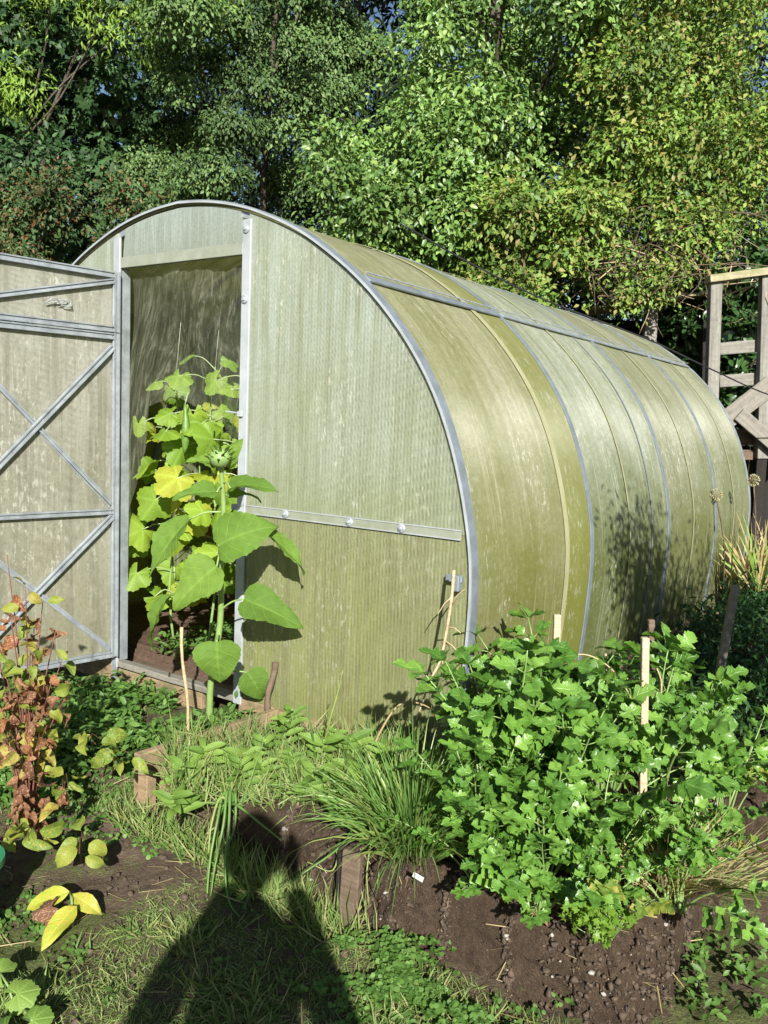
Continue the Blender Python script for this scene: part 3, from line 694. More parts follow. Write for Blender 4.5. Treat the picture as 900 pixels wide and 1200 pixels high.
def limbs(base, boughs, parent, r0=.12, mat='bark', n=10, twigs=0, bend=.25):
    base = np.asarray(base, float); b = MB()
    top = np.mean([c for c, _ in boughs], axis=0); top = np.array([top[0], top[1], max(c[2] for c, _ in boughs)])
    pts = np.array([base+(top-base)*t+np.array([bend*math.sin(3*t+base[0]), bend*math.cos(2.3*t+base[1]), 0])*t for t in np.linspace(0, 1, 9)])
    pts[0] = base-np.array([0, 0, .15])
    b.tube(pts, np.linspace(r0, r0*.2, 9), 9)
    tr_ = b.build('trunk', M[mat], parent, True); tw_ = MB()
    idx = rng.permutation(len(boughs))[:n]
    for i in idx:
        c = np.asarray(boughs[i][0], float); t = np.clip((c[2]-base[2])/(top[2]-base[2])*.75, .12, .85)
        s = base+(top-base)*t; mid = (s+c)/2+rng.normal(0, .12, 3)
        MB().tube(catmull([s, mid, c, c+(c-s)*.12], 4), np.linspace(r0*.32, r0*.07, 13), 6).build('branch', M[mat], parent, True)
        for q in range(twigs):
            e = c+rdir(1)[0]*np.asarray(boughs[i][1])*1.0; tw_.tube(catmull([c, (c+e)/2+rng.normal(0, .07, 3), e], 3), np.linspace(r0*.13, r0*.04, 7), 5)
    if tw_.v: tag(tw_.build('twigs', M[mat], parent, True), kind='stuff')
def px_boughs(spec, Y, jit=.5):            # (photo px, py, radius in px) at depth Y
    out = []
    for px, py, rp in spec:
        y = Y+random.uniform(-jit, jit); r_ = rp/FPX*y; out.append((at(px, py, y), (r_*random.uniform(.95, 1.25), r_*random.uniform(.8, 1.1), r_*random.uniform(.65, .9))))
    return out
def fill_boughs(x0, x1, y0, y1, r0, r1, n, Y, jit):
    return px_boughs([(random.uniform(x0, x1), random.uniform(y0, y1), random.uniform(r0, r1)) for _ in range(n)], Y, jit)
def tree(name, label, base, boughs, ns, nl, size, T, mat, r0=.12, cat='tree', group=None, bark='bark', nlimb=6, twigs=1, **kw):
    base = np.array([base[0], base[1]+(.9 if cat == 'tree' and group is None else 0)])
    base = np.array([base[0], base[1], float(gz(base[0], base[1]))])
    o = empty(name, base); tag(o, label, cat, group)
    tmp = empty(name+'_tmp', (0, 0, 0))
    limbs(base, boughs, tmp, r0, bark, nlimb, twigs); foliage(boughs, ns, nl, size, T, M[mat], tmp, **kw)
    for c in list(tmp.children):
        c.parent = o; c.location = tuple(-base)
    bpy.data.objects.remove(tmp); return o

# dark wood behind
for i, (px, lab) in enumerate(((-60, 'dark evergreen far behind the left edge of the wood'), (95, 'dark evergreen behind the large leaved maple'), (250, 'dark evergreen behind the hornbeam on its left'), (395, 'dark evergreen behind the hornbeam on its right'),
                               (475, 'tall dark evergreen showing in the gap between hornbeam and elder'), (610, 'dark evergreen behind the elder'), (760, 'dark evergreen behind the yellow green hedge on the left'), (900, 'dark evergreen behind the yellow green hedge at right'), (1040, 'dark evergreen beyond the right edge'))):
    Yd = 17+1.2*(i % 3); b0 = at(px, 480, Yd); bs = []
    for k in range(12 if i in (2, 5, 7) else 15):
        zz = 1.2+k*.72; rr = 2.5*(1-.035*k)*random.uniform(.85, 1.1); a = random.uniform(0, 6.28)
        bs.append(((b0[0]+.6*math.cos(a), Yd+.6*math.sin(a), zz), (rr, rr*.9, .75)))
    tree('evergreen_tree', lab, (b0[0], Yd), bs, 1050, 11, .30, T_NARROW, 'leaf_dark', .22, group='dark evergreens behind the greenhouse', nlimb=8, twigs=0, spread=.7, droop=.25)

# large leaved maple, upper left
bs = px_boughs([(15, 130, 55), (70, 60, 60), (30, 40, 60), (115, 110, 45), (40, 210, 50), (90, 180, 45), (130, 40, 50), (10, 270, 45), (60, 265, 35), (160, 130, 40), (-40, 100, 80), (-40, 230, 70), (0, -60, 80), (110, -50, 80), (150, 220, 45), (-80, 10, 90)], 12.0, .9)
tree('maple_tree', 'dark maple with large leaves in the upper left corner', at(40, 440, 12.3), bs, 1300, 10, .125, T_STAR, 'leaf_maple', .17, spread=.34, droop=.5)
# ash sprays hanging in from the top
bs = px_boughs([(120, 22, 24), (165, 22, 28), (205, 12, 26), (8, 25, 28), (25, 110, 22), (4, 100, 26), (240, -12, 30), (60, -30, 40), (150, -45, 50)], 10.6, .3)
tree('ash_tree', 'ash with bright yellow green sprays hanging in at the top left', at(-190, 440, 10.9), bs, 420, 13, .085, T_NARROW, 'leaf_ash', .05, spread=.30, droop=.6, nlimb=3)
# hornbeam
spec = []
for py, row in ((20, (205, 250, 300, 345, 385)), (60, (190, 235, 285, 330, 375, 410)), (105, (215, 260, 300, 350, 395)), (150, (205, 250, 290, 335, 385, 415)), (195, (185, 235, 345, 390, 425)), (235, (165, 215, 330, 375, 415)), (275, (340, 385, 430)), (-25, (210, 260, 310, 360, 400)), (-70, (230, 300, 360))):
    spec += [(x+random.uniform(-14, 14), py+random.uniform(-12, 12), random.uniform(20, 34)) for x in row if random.random() > .08]
bs = [(c_, (r_[0]*1.1, r_[1], r_[2]*.72)) for c_, r_ in px_boughs(spec, 11.4, 1.3)]
tree('hornbeam_tree', 'dense hornbeam with drooping grey green tiers behind the arch top', at(300, 440, 11.8), bs, 7200, 14, .058, T_DIAM, 'leaf_hornbeam', .08, spread=.20, droop=.65, face=1.1, up_bias=.35, inner=.08)
# low hawthorn with reddish leaves, left
bs = fill_boughs(-30, 165, 215, 330, 18, 34, 20, 9.6, .4)
tree('hawthorn_bush', 'low hawthorn bush with reddish tips left of the arch', at(70, 430, 9.7), bs, 1500, 11, .055, T_DIAM, 'leaf_haw', .06, 'bush', spread=.2, droop=.3)
bs = fill_boughs(-40, 60, 180, 310, 20, 40, 12, 10.3, .4)
tree('holly_bush', 'blue green bush at the left edge above the open door', at(0, 430, 10.3), bs, 520, 11, .085, T_OVAL, 'leaf_maple', .06, 'bush', spread=.2)
# elder in the middle right
bs = fill_boughs(490, 710, -60, 310, 16, 38, 48, 10.8, 1.5)
tree('elder_tree', 'tall elder with light green leaves right of the dark gap', at(600, 420, 10.7), bs, 3700, 12, .074, T_OVAL, 'leaf_elder', .11, spread=.32, droop=.35, twigs=3, nlimb=12, bark='bark', inner=.12)
# hedge with yellowing leaves, right
bs = fill_boughs(680, 930, -70, 280, 16, 38, 52, 10.3, 1.4)
tree('hedge_tree', 'yellow green hedge tree with bare brown stems in the upper right', at(790, 430, 10.2), bs, 4100, 11, .066, T_DIAM, 'leaf_hedge', .10, spread=.30, droop=.3, twigs=4, nlimb=12, bark='bark', inner=.12)
# bush with seed heads behind the roof
bs = fill_boughs(400, 560, 165, 330, 18, 34, 26, 9.3, .4)
tree('elder_bush', 'leafy bush with brown seed heads right behind the roof', at(480, 420, 9.4), bs, 1700, 11, .075, T_OVAL, 'leaf_elder', .06, 'bush', spread=.26, twigs=2, bark='twig', inner=.25)
bs = fill_boughs(560, 700, 230, 350, 18, 32, 22, 8.9, .3)
tree('bramble_bush', 'light green bramble bush behind the middle of the roof', at(630, 420, 9.0), bs, 1150, 11, .07, T_DIAM, 'leaf_hedge', .05, 'bush', spread=.24, twigs=3, bark='twig', inner=.25)
bs = fill_boughs(810, 930, 300, 480, 16, 30, 24, 10.0, .4)
tree('laurel_bush', 'glossy dark laurel bush behind the wooden railing', at(870, 500, 10.0), bs, 700, 10, .12, T_OVAL, 'leaf_laurel', .05, 'bush', spread=.24)
# bare bramble canes, right, in front of the hedge
cane = empty('bramble_thicket', on(0, 0, 10) * 0 + at(770, 400, 9.0)); tag(cane, 'tangle of bare brown bramble canes above the shed', 'brambles')
b0 = np.array(cane.location)
for g_ in range(70):
    b = MB()
    if True:
        s = at(random.uniform(690, 860), random.uniform(310, 365), random.uniform(8.7, 9.3)); e = s+np.array([random.gauss(0, .4), random.gauss(-.1, .25), random.uniform(-.15, .6)])
        m_ = (s+e)/2+np.array([random.gauss(0, .2), random.gauss(0, .1), random.uniform(0, .35)])
        b.tube(catmull([s, m_, e, e+np.array([random.gauss(0, .25), 0, random.uniform(-.35, .1)])], 4)-b0, np.linspace(.007, .003, 13), 4)
    b.build('cane', M['twig'] if g_ % 4 else M['bamboo'], cane, True)
foli = fill_boughs(690, 840, 240, 345, 12, 26, 16, 9.1, .3)
o = foliage(foli, 520, 9, .06, T_DIAM, M['leaf_hedge'], cane, spread=.24, name='leaves'); o.location = tuple(-b0)

# shrub beside the path, right of the picture: shades the far half of the side wall
bs = []
for k in range(46):
    x = random.uniform(1.62, 3.2); y = random.uniform(1.75, 2.75) if x < 2.1 else random.uniform(1.5, 3.2); z = random.uniform(1.50, 2.05+.12*(x-1.6)) if x < 2.0 else random.uniform(.35, 2.2)
    if x < .47*y+.62: x = .47*y+.62+random.uniform(0, .15)
    bs.append(((x, y, z), (.22, .22, .17)))
tree('hazel_shrub', 'tall leafy hazel shrub just beyond the right edge of the picture', (2.45, 2.5), bs, 1350, 11, .064, T_NARROW, 'leaf_elder', .05, 'bush', spread=.26, twigs=3)

# ------------------------------------------------------------------ wooden deck, shed, cable
def plank(name, a, b, wd, th, mat, parent, upv=(0, 0, 1), bev=.004, off=None):
    a = np.asarray(a, float); b = np.asarray(b, float); o_ = np.zeros(3) if off is None else np.asarray(off)
    x = nrm(b-a); y = nrm(np.cross(upv, x)); z = np.cross(x, y); L_ = float(np.linalg.norm(b-a))
    o = MB().box((0, 0, 0), (L_, th, wd), bev=bev).build(name, M[mat], parent)
    o.matrix_local = mat4(np.array([x, y, z]), (a+b)/2-o_); return o
dk = empty('wooden_deck', (3.4, 8.5, float(gz(3.4, 8.5)))); tag(dk, 'weathered wooden deck with railing and diagonal braces at right', 'deck')
d0 = np.array(dk.location); DY = 8.5
def P8(px, py, dy=0.0): return at(px, py, DY+dy)
pb = P8(833, 470); pb2 = P8(894, 470)
plank('leg', (pb[0]+.03, DY+.02, .55), (pb[0]+.03, DY+.02, 1.3), .10, .10, 'wood_shade', dk, (1, 0, 0), off=d0)
plank('leg', (pb2[0]+.03, DY+.02, .55), (pb2[0]+.03, DY+.02, 1.3), .10, .10, 'wood_shade', dk, (1, 0, 0), off=d0)  # both legs coloured near-black to stand for shade below the deck
plank('post', (pb[0]+.03, DY, 1.305), P8(838, 331), .11, .10, 'wood_pale', dk, (1, 0, 0), off=d0)
plank('post', (pb2[0]+.03, DY, 1.305), P8(898, 319), .11, .10, 'wood_pale', dk, (1, 0, 0), off=d0)
plank('post', (pb2[0]+1.6, DY, .55), (pb2[0]+1.6, DY, 3.15), .11, .10, 'wood_pale', dk, (1, 0, 0), off=d0)
r0_, r1_ = P8(829, 328, -.02), P8(1010, 304, -.02)
plank('top_rail', r0_, r1_, .07, .16, 'wood_moss', dk, off=d0)
plank('rail', P8(843, 409, .07), P8(1000, 396, .07), .12, .028, 'wood_pale', dk, off=d0)
plank('rail', P8(843, 447, .07), P8(1000, 436, .07), .12, .028, 'wood_pale', dk, off=d0)
plank('brace', P8(851, 492, -.09), P8(905, 450, -.09), .19, .03, 'wood_grey', dk, off=d0)
plank('brace', P8(866, 485, -.125), P8(930, 540, -.125), .14, .03, 'wood_grey', dk, off=d0)
plank('beam', P8(840, 512, .1), P8(1010, 512, .1), .16, .05, 'wood_bed', dk, off=d0)
plank('beam', P8(840, 533, .06), P8(1010, 533, .06), .10, .05, 'wood_bed', dk, off=d0)
for k in range(7):
    y = DY+.2+k*.15; plank('deck_board', (pb[0]-.05, y, P8(850, 500)[2]+.06), (pb[0]+2.3, y, P8(850, 500)[2]+.06), .14, .03, 'wood_grey', dk, (0, 1, 0), off=d0)
for k in range(9):
    x = pb[0]-.1+k*.262; plank('shade_board', (x, DY+.30, .3), (x, DY+.30, 1.42), .25, .025, 'wood_shade', dk, (1, 0, 0), off=d0)  # added near-black boards, painted shade for the space under the deck

sh = empty('shed', (*at(765, 420, 9.6)[:2], .5)); tag(sh, 'small shed, its boards coloured dark as shade, with a bark edged roof behind the greenhouse', 'shed'); s0 = np.array(sh.location)
def S9(px, py, dy=0.0): return at(px, py, 9.5+dy)
plank('post', S9(757, 470), S9(763, 357), .13, .11, 'wood_pale', sh, (1, 0, 0), off=s0)
plank('post', S9(826, 470), S9(828, 352), .10, .10, 'wood_shade', sh, (1, 0, 0), off=s0)  # shade of the shed painted into this post's colour
for k in range(5):
    plank('roof_board', S9(690, 362, .1+k*.24)+np.array([0, 0, -.015*k]), S9(832, 344, .1+k*.24)+np.array([0, 0, -.015*k]), .235, .03, 'wood_moss', sh, (0, 1, 0), off=s0)
plank('fascia', S9(765, 351, -.06), S9(806, 346, -.06), .07, .04, 'wood_grey', sh, off=s0)
for k in range(8):
    x = S9(715, 400)[0]+k*.17; plank('wall_board', (x, 10.5, .8), (x, 10.5, 2.86), .168, .022, 'wood_shade', sh, (1, 0, 0), off=s0)  # back wall coloured near-black in place of the shaded interior
for k in range(5): plank('side_board', (S9(828, 400)[0]+.05, 9.62+k*.19, .8), (S9(828, 400)[0]+.05, 9.62+k*.19, 2.82), .188, .022, 'wood_shade', sh, (0, 1, 0), off=s0)  # side wall also carries the interior shade as colour

cb = [at(470, 262, 5.6), at(545, 305, 5.9), at(640, 352, 6.3), at(760, 398, 6.8), at(832, 432, 7.2), at(905, 464, 7.6), at(1000, 490, 8.0)]
MBc = MB().tube(catmull(cb, 6), .006, 6)
o = MBc.build('cable', M['black_rubber'], None, True); tag(o, 'thin black cable slung over the roof towards the deck', 'cable')

# ------------------------------------------------------------------ raised bed timber
rb = empty('raised_bed_frame', G(.76, -.78, -.239), YAW); tag(rb, 'rough timber boards edging the planted bed before the greenhouse', 'raised bed')
def bedbox(name, c, d, mat, bev=.004, rz=0.0, ry=0.0):
    o = MB().box((0, 0, 0), d, bev=bev).build(name, M[mat], rb); o.location = c; o.rotation_euler = (0, ry, rz); return o
bedbox('board', (-.02, .33, .185), (.034, .70, .19), 'board_new', rz=R(-4))
bedbox('post', (.02, -.022, .10), (.05, .045, .26), 'board_new')
bedbox('board', (.30, .70, .185), (.62, .03, .17), 'board_new', rz=R(2))
bedbox('board', (.95, .725, .175), (.62, .03, .15), 'board_new', rz=R(-1))
bedbox('post', (.945, -.032, .10), (.062, .026, .30), 'wood_bed', rz=R(6), ry=R(2))
bedbox('post', (.893, -.006, .10), (.014, .05, .31), 'wood_shade', ry=R(2))  # thin near-black strip painted as the shaded gap beside the post

# ------------------------------------------------------------------ net hanging in the doorway
def net():
    nu, nz_ = 70, 60; V = []; uv = []
    for i in range(nu+1):
        a = i/nu; u = -.405+.80*a
        bot = np.interp(a, [0, .06, .14, .28, .45, .62, .8, .92, 1], [.62, .80, 1.05, 1.30, 1.36, 1.30, 1.24, 1.12, 1.02])
        for j in range(nz_+1):
            b_ = j/nz_; z = 2.02-(2.02-bot)*b_
            fold = .05*math.sin(a*26+b_*4)*(.3+.7*b_)+.04*math.sin(a*9-b_*5+1)+.012*math.sin(a*70+b_*8)
            pull = -.10*b_*(1-a)**2*math.sin(a*3)
            V.append((u+pull+.012*math.sin(b_*9+a*30), .05+fold*.45*min(1, b_*3+.2), z+.008*math.sin(a*40))); uv.append((a+b_*.25*(1-a), b_))
    k = nz_+1; F = [(i*k+j, i*k+j+1, (i+1)*k+j+1, (i+1)*k+j) for i in range(nu) for j in range(nz_)]
    return MB().add(V, F, uv)
o = net().build('insect_net', M['net'], None, True); o.location = tuple(GC); o.rotation_euler = (0, 0, YAW)
tag(o, 'thin crumpled insect net hanging in the top of the doorway', 'net')

# ------------------------------------------------------------------ cucumbers inside
cuc_meshes = []
for s_ in range(4):
    for mt in ('leaf_cuc', 'leaf_cucy'):
        Vp, Fp, up_ = palmate(1.0, 5, .30, .22, 44, s_+1, 2.7, .06, .35); b = MB().add(Vp, Fp, up_); cuc_meshes.append(b.mesh('cucumber_leaf', M[mt], True))
def leaf_obj(me, parent, base, tip, nrm_, scale, p0, name='leaf'):
    d = np.asarray(tip, float)-np.asarray(base, float); o = link(name, me, parent, mat4(frame(d, nrm_), np.asarray(base, float)-p0, scale)); return o
view = nrm(CAM-G(0, 0, 1))
def cucumber_plant(u, y, h0, h1, n, label, fruit=(), yel=.3, spreadu=.20):
    p0 = G(u, y, 0); root = empty('cucumber_plant', p0); tag(root, label, 'plant', 'cucumber plants inside the greenhouse')
    pts = [p0+np.array([.03*math.sin(t*7+u*9), .03*math.cos(t*6), h0*0+t*h1]) for t in np.linspace(0, 1, 9)]
    MB().tube(np.array(pts)-p0, np.linspace(.008, .004, 9), 6).build('stem', M['stem_green'], root, True)
    MB().tube(np.array([pts[-1]-p0, np.array([.02, .02, 1.9])]), .0015, 4).build('string', M['string'], root, True)
    pet = MB()
    for k in range(n):
        t = k/n; z = h0+(h1-h0)*(t+random.uniform(-.03, .03)); a = k*2.4+u*5
        off = np.array([math.cos(a)*spreadu*random.uniform(.4, 1.3), math.sin(a)*spreadu*random.uniform(.3, .9)-.06, random.uniform(-.02, .10)])
        c = p0+np.array([0, 0, z]); lb = c+off; n_ = nrm(view*.75+np.array([0, 0, .55])+rng.normal(0, .38, 3)); d = nrm(np.array([off[0], off[1], -.12])*2+rng.normal(0, .3, 3)+np.array([0, 0, -.25]))
        s_ = random.uniform(.085, .14)*(1.0 if t < .8 else .75)
        me = cuc_meshes[random.randrange(4)*2+(1 if random.random() < yel*(1-.5*t) else 0)]
        leaf_obj(me, root, lb, lb+d, n_, s_, p0)
        MB().tube(catmull([c-p0, (c+lb)/2-p0+np.array([0, 0, .03]), lb-p0], 3), .003, 5).build('petiole', M['stem_pale'], root, True)
    for fu, fy, fz, fl in fruit:
        c = G(fu, fy, fz)-p0; q = [c+np.array([.006*math.sin(3*t), 0, -fl*t]) for t in np.linspace(0, 1, 10)]
        MB().tube(q, np.array([.006, .010, .013, .017, .020, .0215, .021, .019, .014, .005]), 10).build('cucumber', M['cucumber'], root, True)
        MB().tube([c+np.array([.01, .02, .06]), c+np.array([0, 0, .0])], .003, 5).build('fruit_stalk', M['stem_pale'], root, True)
    return root
cucumber_plant(-.34, .30, .25, 1.42, 27, 'cucumber plant next to the hinge side of the doorway', yel=.15)
cucumber_plant(-.12, .36, .35, 1.52, 31, 'cucumber plant with one long fruit hanging in the doorway', fruit=[(-.125, .16, 1.32, .24)], yel=.3)
cucumber_plant(.12, .40, .45, 1.45, 28, 'cucumber plant with large yellow leaves behind the sunflower', yel=.55)
cucumber_plant(.34, .45, .40, 1.46, 25, 'cucumber plant beside the right jamb of the doorway', yel=.25)
cucumber_plant(.02, 1.35, .2, 1.65, 18, 'cucumber plant farther inside, seen through the net', yel=.15, spreadu=.3)
cucumber_plant(-.45, 1.5, .2, 1.7, 16, 'cucumber plant deep inside behind the hinge side', yel=.15, spreadu=.3)
cucumber_plant(-.95, 1.0, .1, 1.5, 14, 'cucumber plant at the left wall inside', yel=.15, spreadu=.3)
# dead leaves low down inside
dl = empty('withered_leaves', G(-.05, .5, 0)); tag(dl, 'withered brown cucumber leaves hanging low inside the doorway', 'dead leaves'); p0 = np.array(dl.location)
Vp, Fp, up_ = palmate(1.0, 5, .3, .5, 30, 8, 2.4, .1, .9); dead = MB().add(Vp, Fp, up_).mesh('dead_leaf', M['leaf_brown'], True)
for k in range(26):
    c = G(random.uniform(-.42, .42), random.uniform(.45, .8), random.uniform(.32, 1.05)); leaf_obj(dead, dl, c, c+np.array([random.gauss(0, .3), random.gauss(0, .3), -1]), nrm(view+rng.normal(0, .6, 3)), random.uniform(.04, .075), p0)
# low weeds on the soil inside
n = 420; uu = rng.uniform(-.42, .42, n); yy = rng.uniform(.22, .9, n); keep = (fbm(np.stack([uu*5, yy*5, uu*0], -1)) > -.05) | (uu < -.2); uu, yy = uu[keep], yy[keep]
P = np.array([G(a, b_, .03+.05*random.random()) for a, b_ in zip(uu, yy)]); n = len(P)
scatter('chickweed', np.repeat(P, 5, 0)+rng.normal(0, .02, (n*5, 3)), rng.normal(0, 1, (n*5, 3))*np.array([1, 1, .4]), rng.normal(0, .4, (n*5, 3))+np.array([0, -.4, 1]), .02+.025*rng.random(n*5), T_OVAL, M['clover'], 'stuff')
b = MB(); b.tube([(0, 0, 0), (0, 0, .015), (0, 0, .09), (0, 0, .095)], [.026, .030, .038, .040], 14); b.tube([(0, 0, .088), (0, 0, .098)], [.043, .043], 14)
o = b.build('plant_pot', M['white_plastic'], None, True); o.location = tuple(G(.17, .17, .01)); o.rotation_euler = (R(8), R(-10), 0); tag(o, 'small white plastic pot inside the door sill', 'pot')

# ------------------------------------------------------------------ sunflower
sprof = lambda t: (min(1, (t+.02)/.22)**.55)*(1-max(0, (t-.25)/.75)**1.35)**.9 if t < 1 else 0.0
sun_m = []
for s_ in range(4):
    V_, F_, u_ = leaf_grid(1.0, .46, sprof, 26, 4, .20, .45+.25*s_, .045, .06, 14, s_, .15*(s_-1.5), .022)
    V_ = [(x-.42*max(0, abs(y)-.05)*max(0, 1-x/.3), y, z) for x, y, z in V_]
    sun_m.append(MB().add(V_, F_, u_).mesh('sunflower_leaf', M['leaf_sun'], True))
SY = 3.64
sb = at(245, 850, SY); sf = empty('sunflower', sb); tag(sf, 'young sunflower with broad leaves and a closed bud by the doorway', 'sunflower'); p0 = np.array(sf.location)
stem_px = [(245, 862), (247, 800), (258, 730), (259, 660), (262, 600), (260, 560), (259, 541)]
MB().tube(catmull([at(x, y, 3.36+.28*(y-540)/310)-p0 for x, y in stem_px], 5), np.linspace(.0155, .008, 31), 10).build('stem', M['stem_green'], sf, True)
def sy(py): return 3.36+.28*np.clip((py-540)/310, 0, 1.1)
def sl(att, base, tip, n_, width=1.0, dyb=0.0, dyt=0.0, k=0):
    A = at(*att, sy(att[1])); B = at(*base, sy(att[1])+dyb); T = at(*tip, sy(att[1])+dyt); L_ = np.linalg.norm(T-B)*.88; width *= .92
    if L_ < .01: return
    pet = MB().tube(catmull([A-p0, (A+B)/2-p0+np.array([0, 0, .012]), B-p0], 4), np.linspace(.0045, .0035, 9), 6).build('petiole', M['stem_green'], sf, True)
    fr_ = frame(T-B, n_); m = mat4(fr_, B-p0, L_*1.06); o = link('leaf', sun_m[k % 4], sf, m @ Matrix.Diagonal((1, width, 1, 1))); return o
F_ = np.array([.1, -1, .35])
sl((260, 600), (222, 608), (157, 674), (-.35, -.55, .75), .62, -.02, -.10, 0)
sl((260, 640), (254, 664), (188, 712), (-.15, -.85, .55), .92, -.06, -.16, 1)
sl((259, 690), (200, 700), (146, 756), (-.5, -.4, .75), .60, -.02, -.08, 2)
sl((260, 610), (256, 640), (318, 598), (.15, -.85, .6), .95, -.05, -.14, 3)
sl((258, 715), (286, 702), (361, 732), (.15, -.85, .55), .72, -.05, -.14, 0)
sl((261, 605), (306, 622), (373, 658), (.25, -.35, .9), .52, .02, -.06, 1)
sl((257, 745), (254, 752), (256, 812), (.05, -1, .25), 1.25, -.10, -.16, 2)
sl((250, 790), (290, 788), (318, 828), (.2, -.9, .35), 1.0, .03, .0, 3)
sl((261, 572), (254, 577), (199, 570), (-.1, -.6, .8), .62, -.05, -.15, 1)
sl((261, 566), (270, 572), (322, 552), (.1, -.55, .85), .60, -.05, -.14, 2)
sl((261, 585), (268, 582), (312, 566), (.2, .5, .8), .55, .03, .05, 3)
sl((260, 556), (264, 545), (283, 512), (.3, -.5, .6), .8, .02, -.02, 0)
sl((259, 556), (252, 545), (220, 530), (-.2, -.6, .7), .7, .02, -.05, 1)
sl((246, 845), (250, 845), (258, 872), (.1, -.9, .4), .9, -.03, -.04, 2)
bud = MB(); bc = at(258, 537, 3.34)-p0
bud.tube([bc+np.array([0, .01, -.035]), bc+np.array([0, .0, -.015]), bc+np.array([0, -.008, .012]), bc+np.array([0, -.014, .03]), bc+np.array([0, -.016, .036])], [.012, .038, .044, .030, .012], 14)
bo = bud.build('bud', M['stem_green'], sf, True)
V_, F_b, u_ = leaf_grid(1, .17, lambda t: (1-t)**.7, 6, 1, .2, .6, .0); br_m = MB().add(V_, F_b, u_).mesh('bract', M['leaf_sun'], True)
for k in range(30):
    a = k*2.4; rr = .040-.0006*k; h_ = -.012+.0016*k; c = bc+np.array([rr*math.cos(a), -.01+rr*math.sin(a)*.9, h_]); d = np.array([math.cos(a), math.sin(a), .6+.03*k])
    link('bract', br_m, bo, mat4(frame(d, np.array([math.cos(a), math.sin(a), -.3])*-1+np.array([0, 0, 1.2])), c, random.uniform(.035, .05)))

# ------------------------------------------------------------------ celery clump
def celery_leaflet(seed):
    """three lobed toothed leaflet, about 1 long"""
    r_ = random.Random(seed)
    half_ = [(0.0, .012), (.07, .03), (.13, .15), (.17, .20), (.20, .19), (.27, .37), (.30, .34), (.37, .50), (.42, .43), (.47, .46), (.52, .27), (.57, .20), (.62, .30), (.66, .27), (.74, .34), (.79, .25), (.85, .24), (.90, .13), (.95, .10), (1.0, 0.0)]
    V = []; uv = []
    for x, w_ in half_:
        w_ *= .84*r_.uniform(.88, 1.1); z = -.18*x*x+.02*math.sin(x*11+seed)
        for s_ in (-1, -.5, 0, .5, 1): V.append((x+.16*abs(s_)*w_-.02, s_*w_, z+abs(s_)*w_*.34-.22*(abs(s_)*w_)**1.5+.02*math.sin(9*x+5*s_+seed))); uv.append((x, s_*.5))
    F = [(i*5+j, (i+1)*5+j, (i+1)*5+j+1, i*5+j+1) for i in range(len(half_)-1) for j in range(4)]
    return V, F, uv
def celery_leaf(seed, h=.5, lean=.35, leaflet=.075, lm='leaf_celery'):
    """curved stalk with two or three pairs of leaflets and one at the tip; grows along +z leaning to +x"""
    r_ = random.Random(seed); b = MB(); b.m = 0
    pts = [np.array([lean*h*t**1.8, .02*math.sin(t*4+seed), h*(t-.12*lean*t*t)]) for t in np.linspace(0, 1, 8)]
    b.tube(catmull(pts, 2), np.linspace(.0065, .0022, 15), 6); b.m = 1
    def put(base, d, up_, s_, k):
        V, F, uv = celery_leaflet(seed*7+k); b.add(xf(V, frame(d, up_), base, s_), F, uv)
    axis = nrm(pts[-1]-pts[-3]); upn = nrm(np.array([.45, 0, .75])+np.array([r_.gauss(0, .25), r_.gauss(0, .25), 0]))
    put(pts[-1], nrm(axis*.6+np.array([.5, 0, -.1])), upn, leaflet*1.15, 0); k = 1
    for side in (-1, 1): put(pts[-1], nrm(axis*.3+np.array([.3, side*.8, -.05])), upn+np.array([0, side*.25, 0]), leaflet*.95, k); k += 1
    for t in (6.2, 5.3, 4.5):
        ti = int(t); pt = pts[ti]+(pts[ti+1]-pts[ti])*(t-ti); tl = nrm(pts[ti+1]-pts[ti])
        for side in (-1, 1):
            d = nrm(tl*.55+np.array([.2, side*.9, .05])+np.array([0, 0, r_.gauss(0, .15)])); pb_ = pt+d*(.02+.012*(7-t)); b.m = 0; b.tube([pt, (pt+pb_)/2, pb_], [.002, .0017, .0014], 4); b.m = 1
            n_ = nrm(upn+np.array([.15, side*.35, 0])+np.array([r_.gauss(0, .25), r_.gauss(0, .25), r_.gauss(0, .1)]))
            put(pb_, nrm(d+np.array([.25, 0, -.1])), n_, leaflet*r_.uniform(.85, 1.1), k); k += 1
            for q in (-1, 1): put(pb_, nrm(d*.6+q*np.cross(n_, d)*.8), n_+np.array([r_.gauss(0, .2), r_.gauss(0, .2), 0]), leaflet*r_.uniform(.55, .75), k); k += 1
    return b.mesh('celery_leaf', [M['stem_green'], M[lm]], True)
cel_y = [celery_leaf(31, .45, .9, .07, 'leaf_peg'), celery_leaf(32, .55, .6, .075, 'leaf_peg')]
cel = [celery_leaf(s_, .62*f, ln, .084) for s_, (f, ln) in enumerate(((1.0, .18), (.95, .32), (1.0, .42), (.8, .6), (1.05, .25), (.7, .85), (.9, .28), (.85, .5)))]
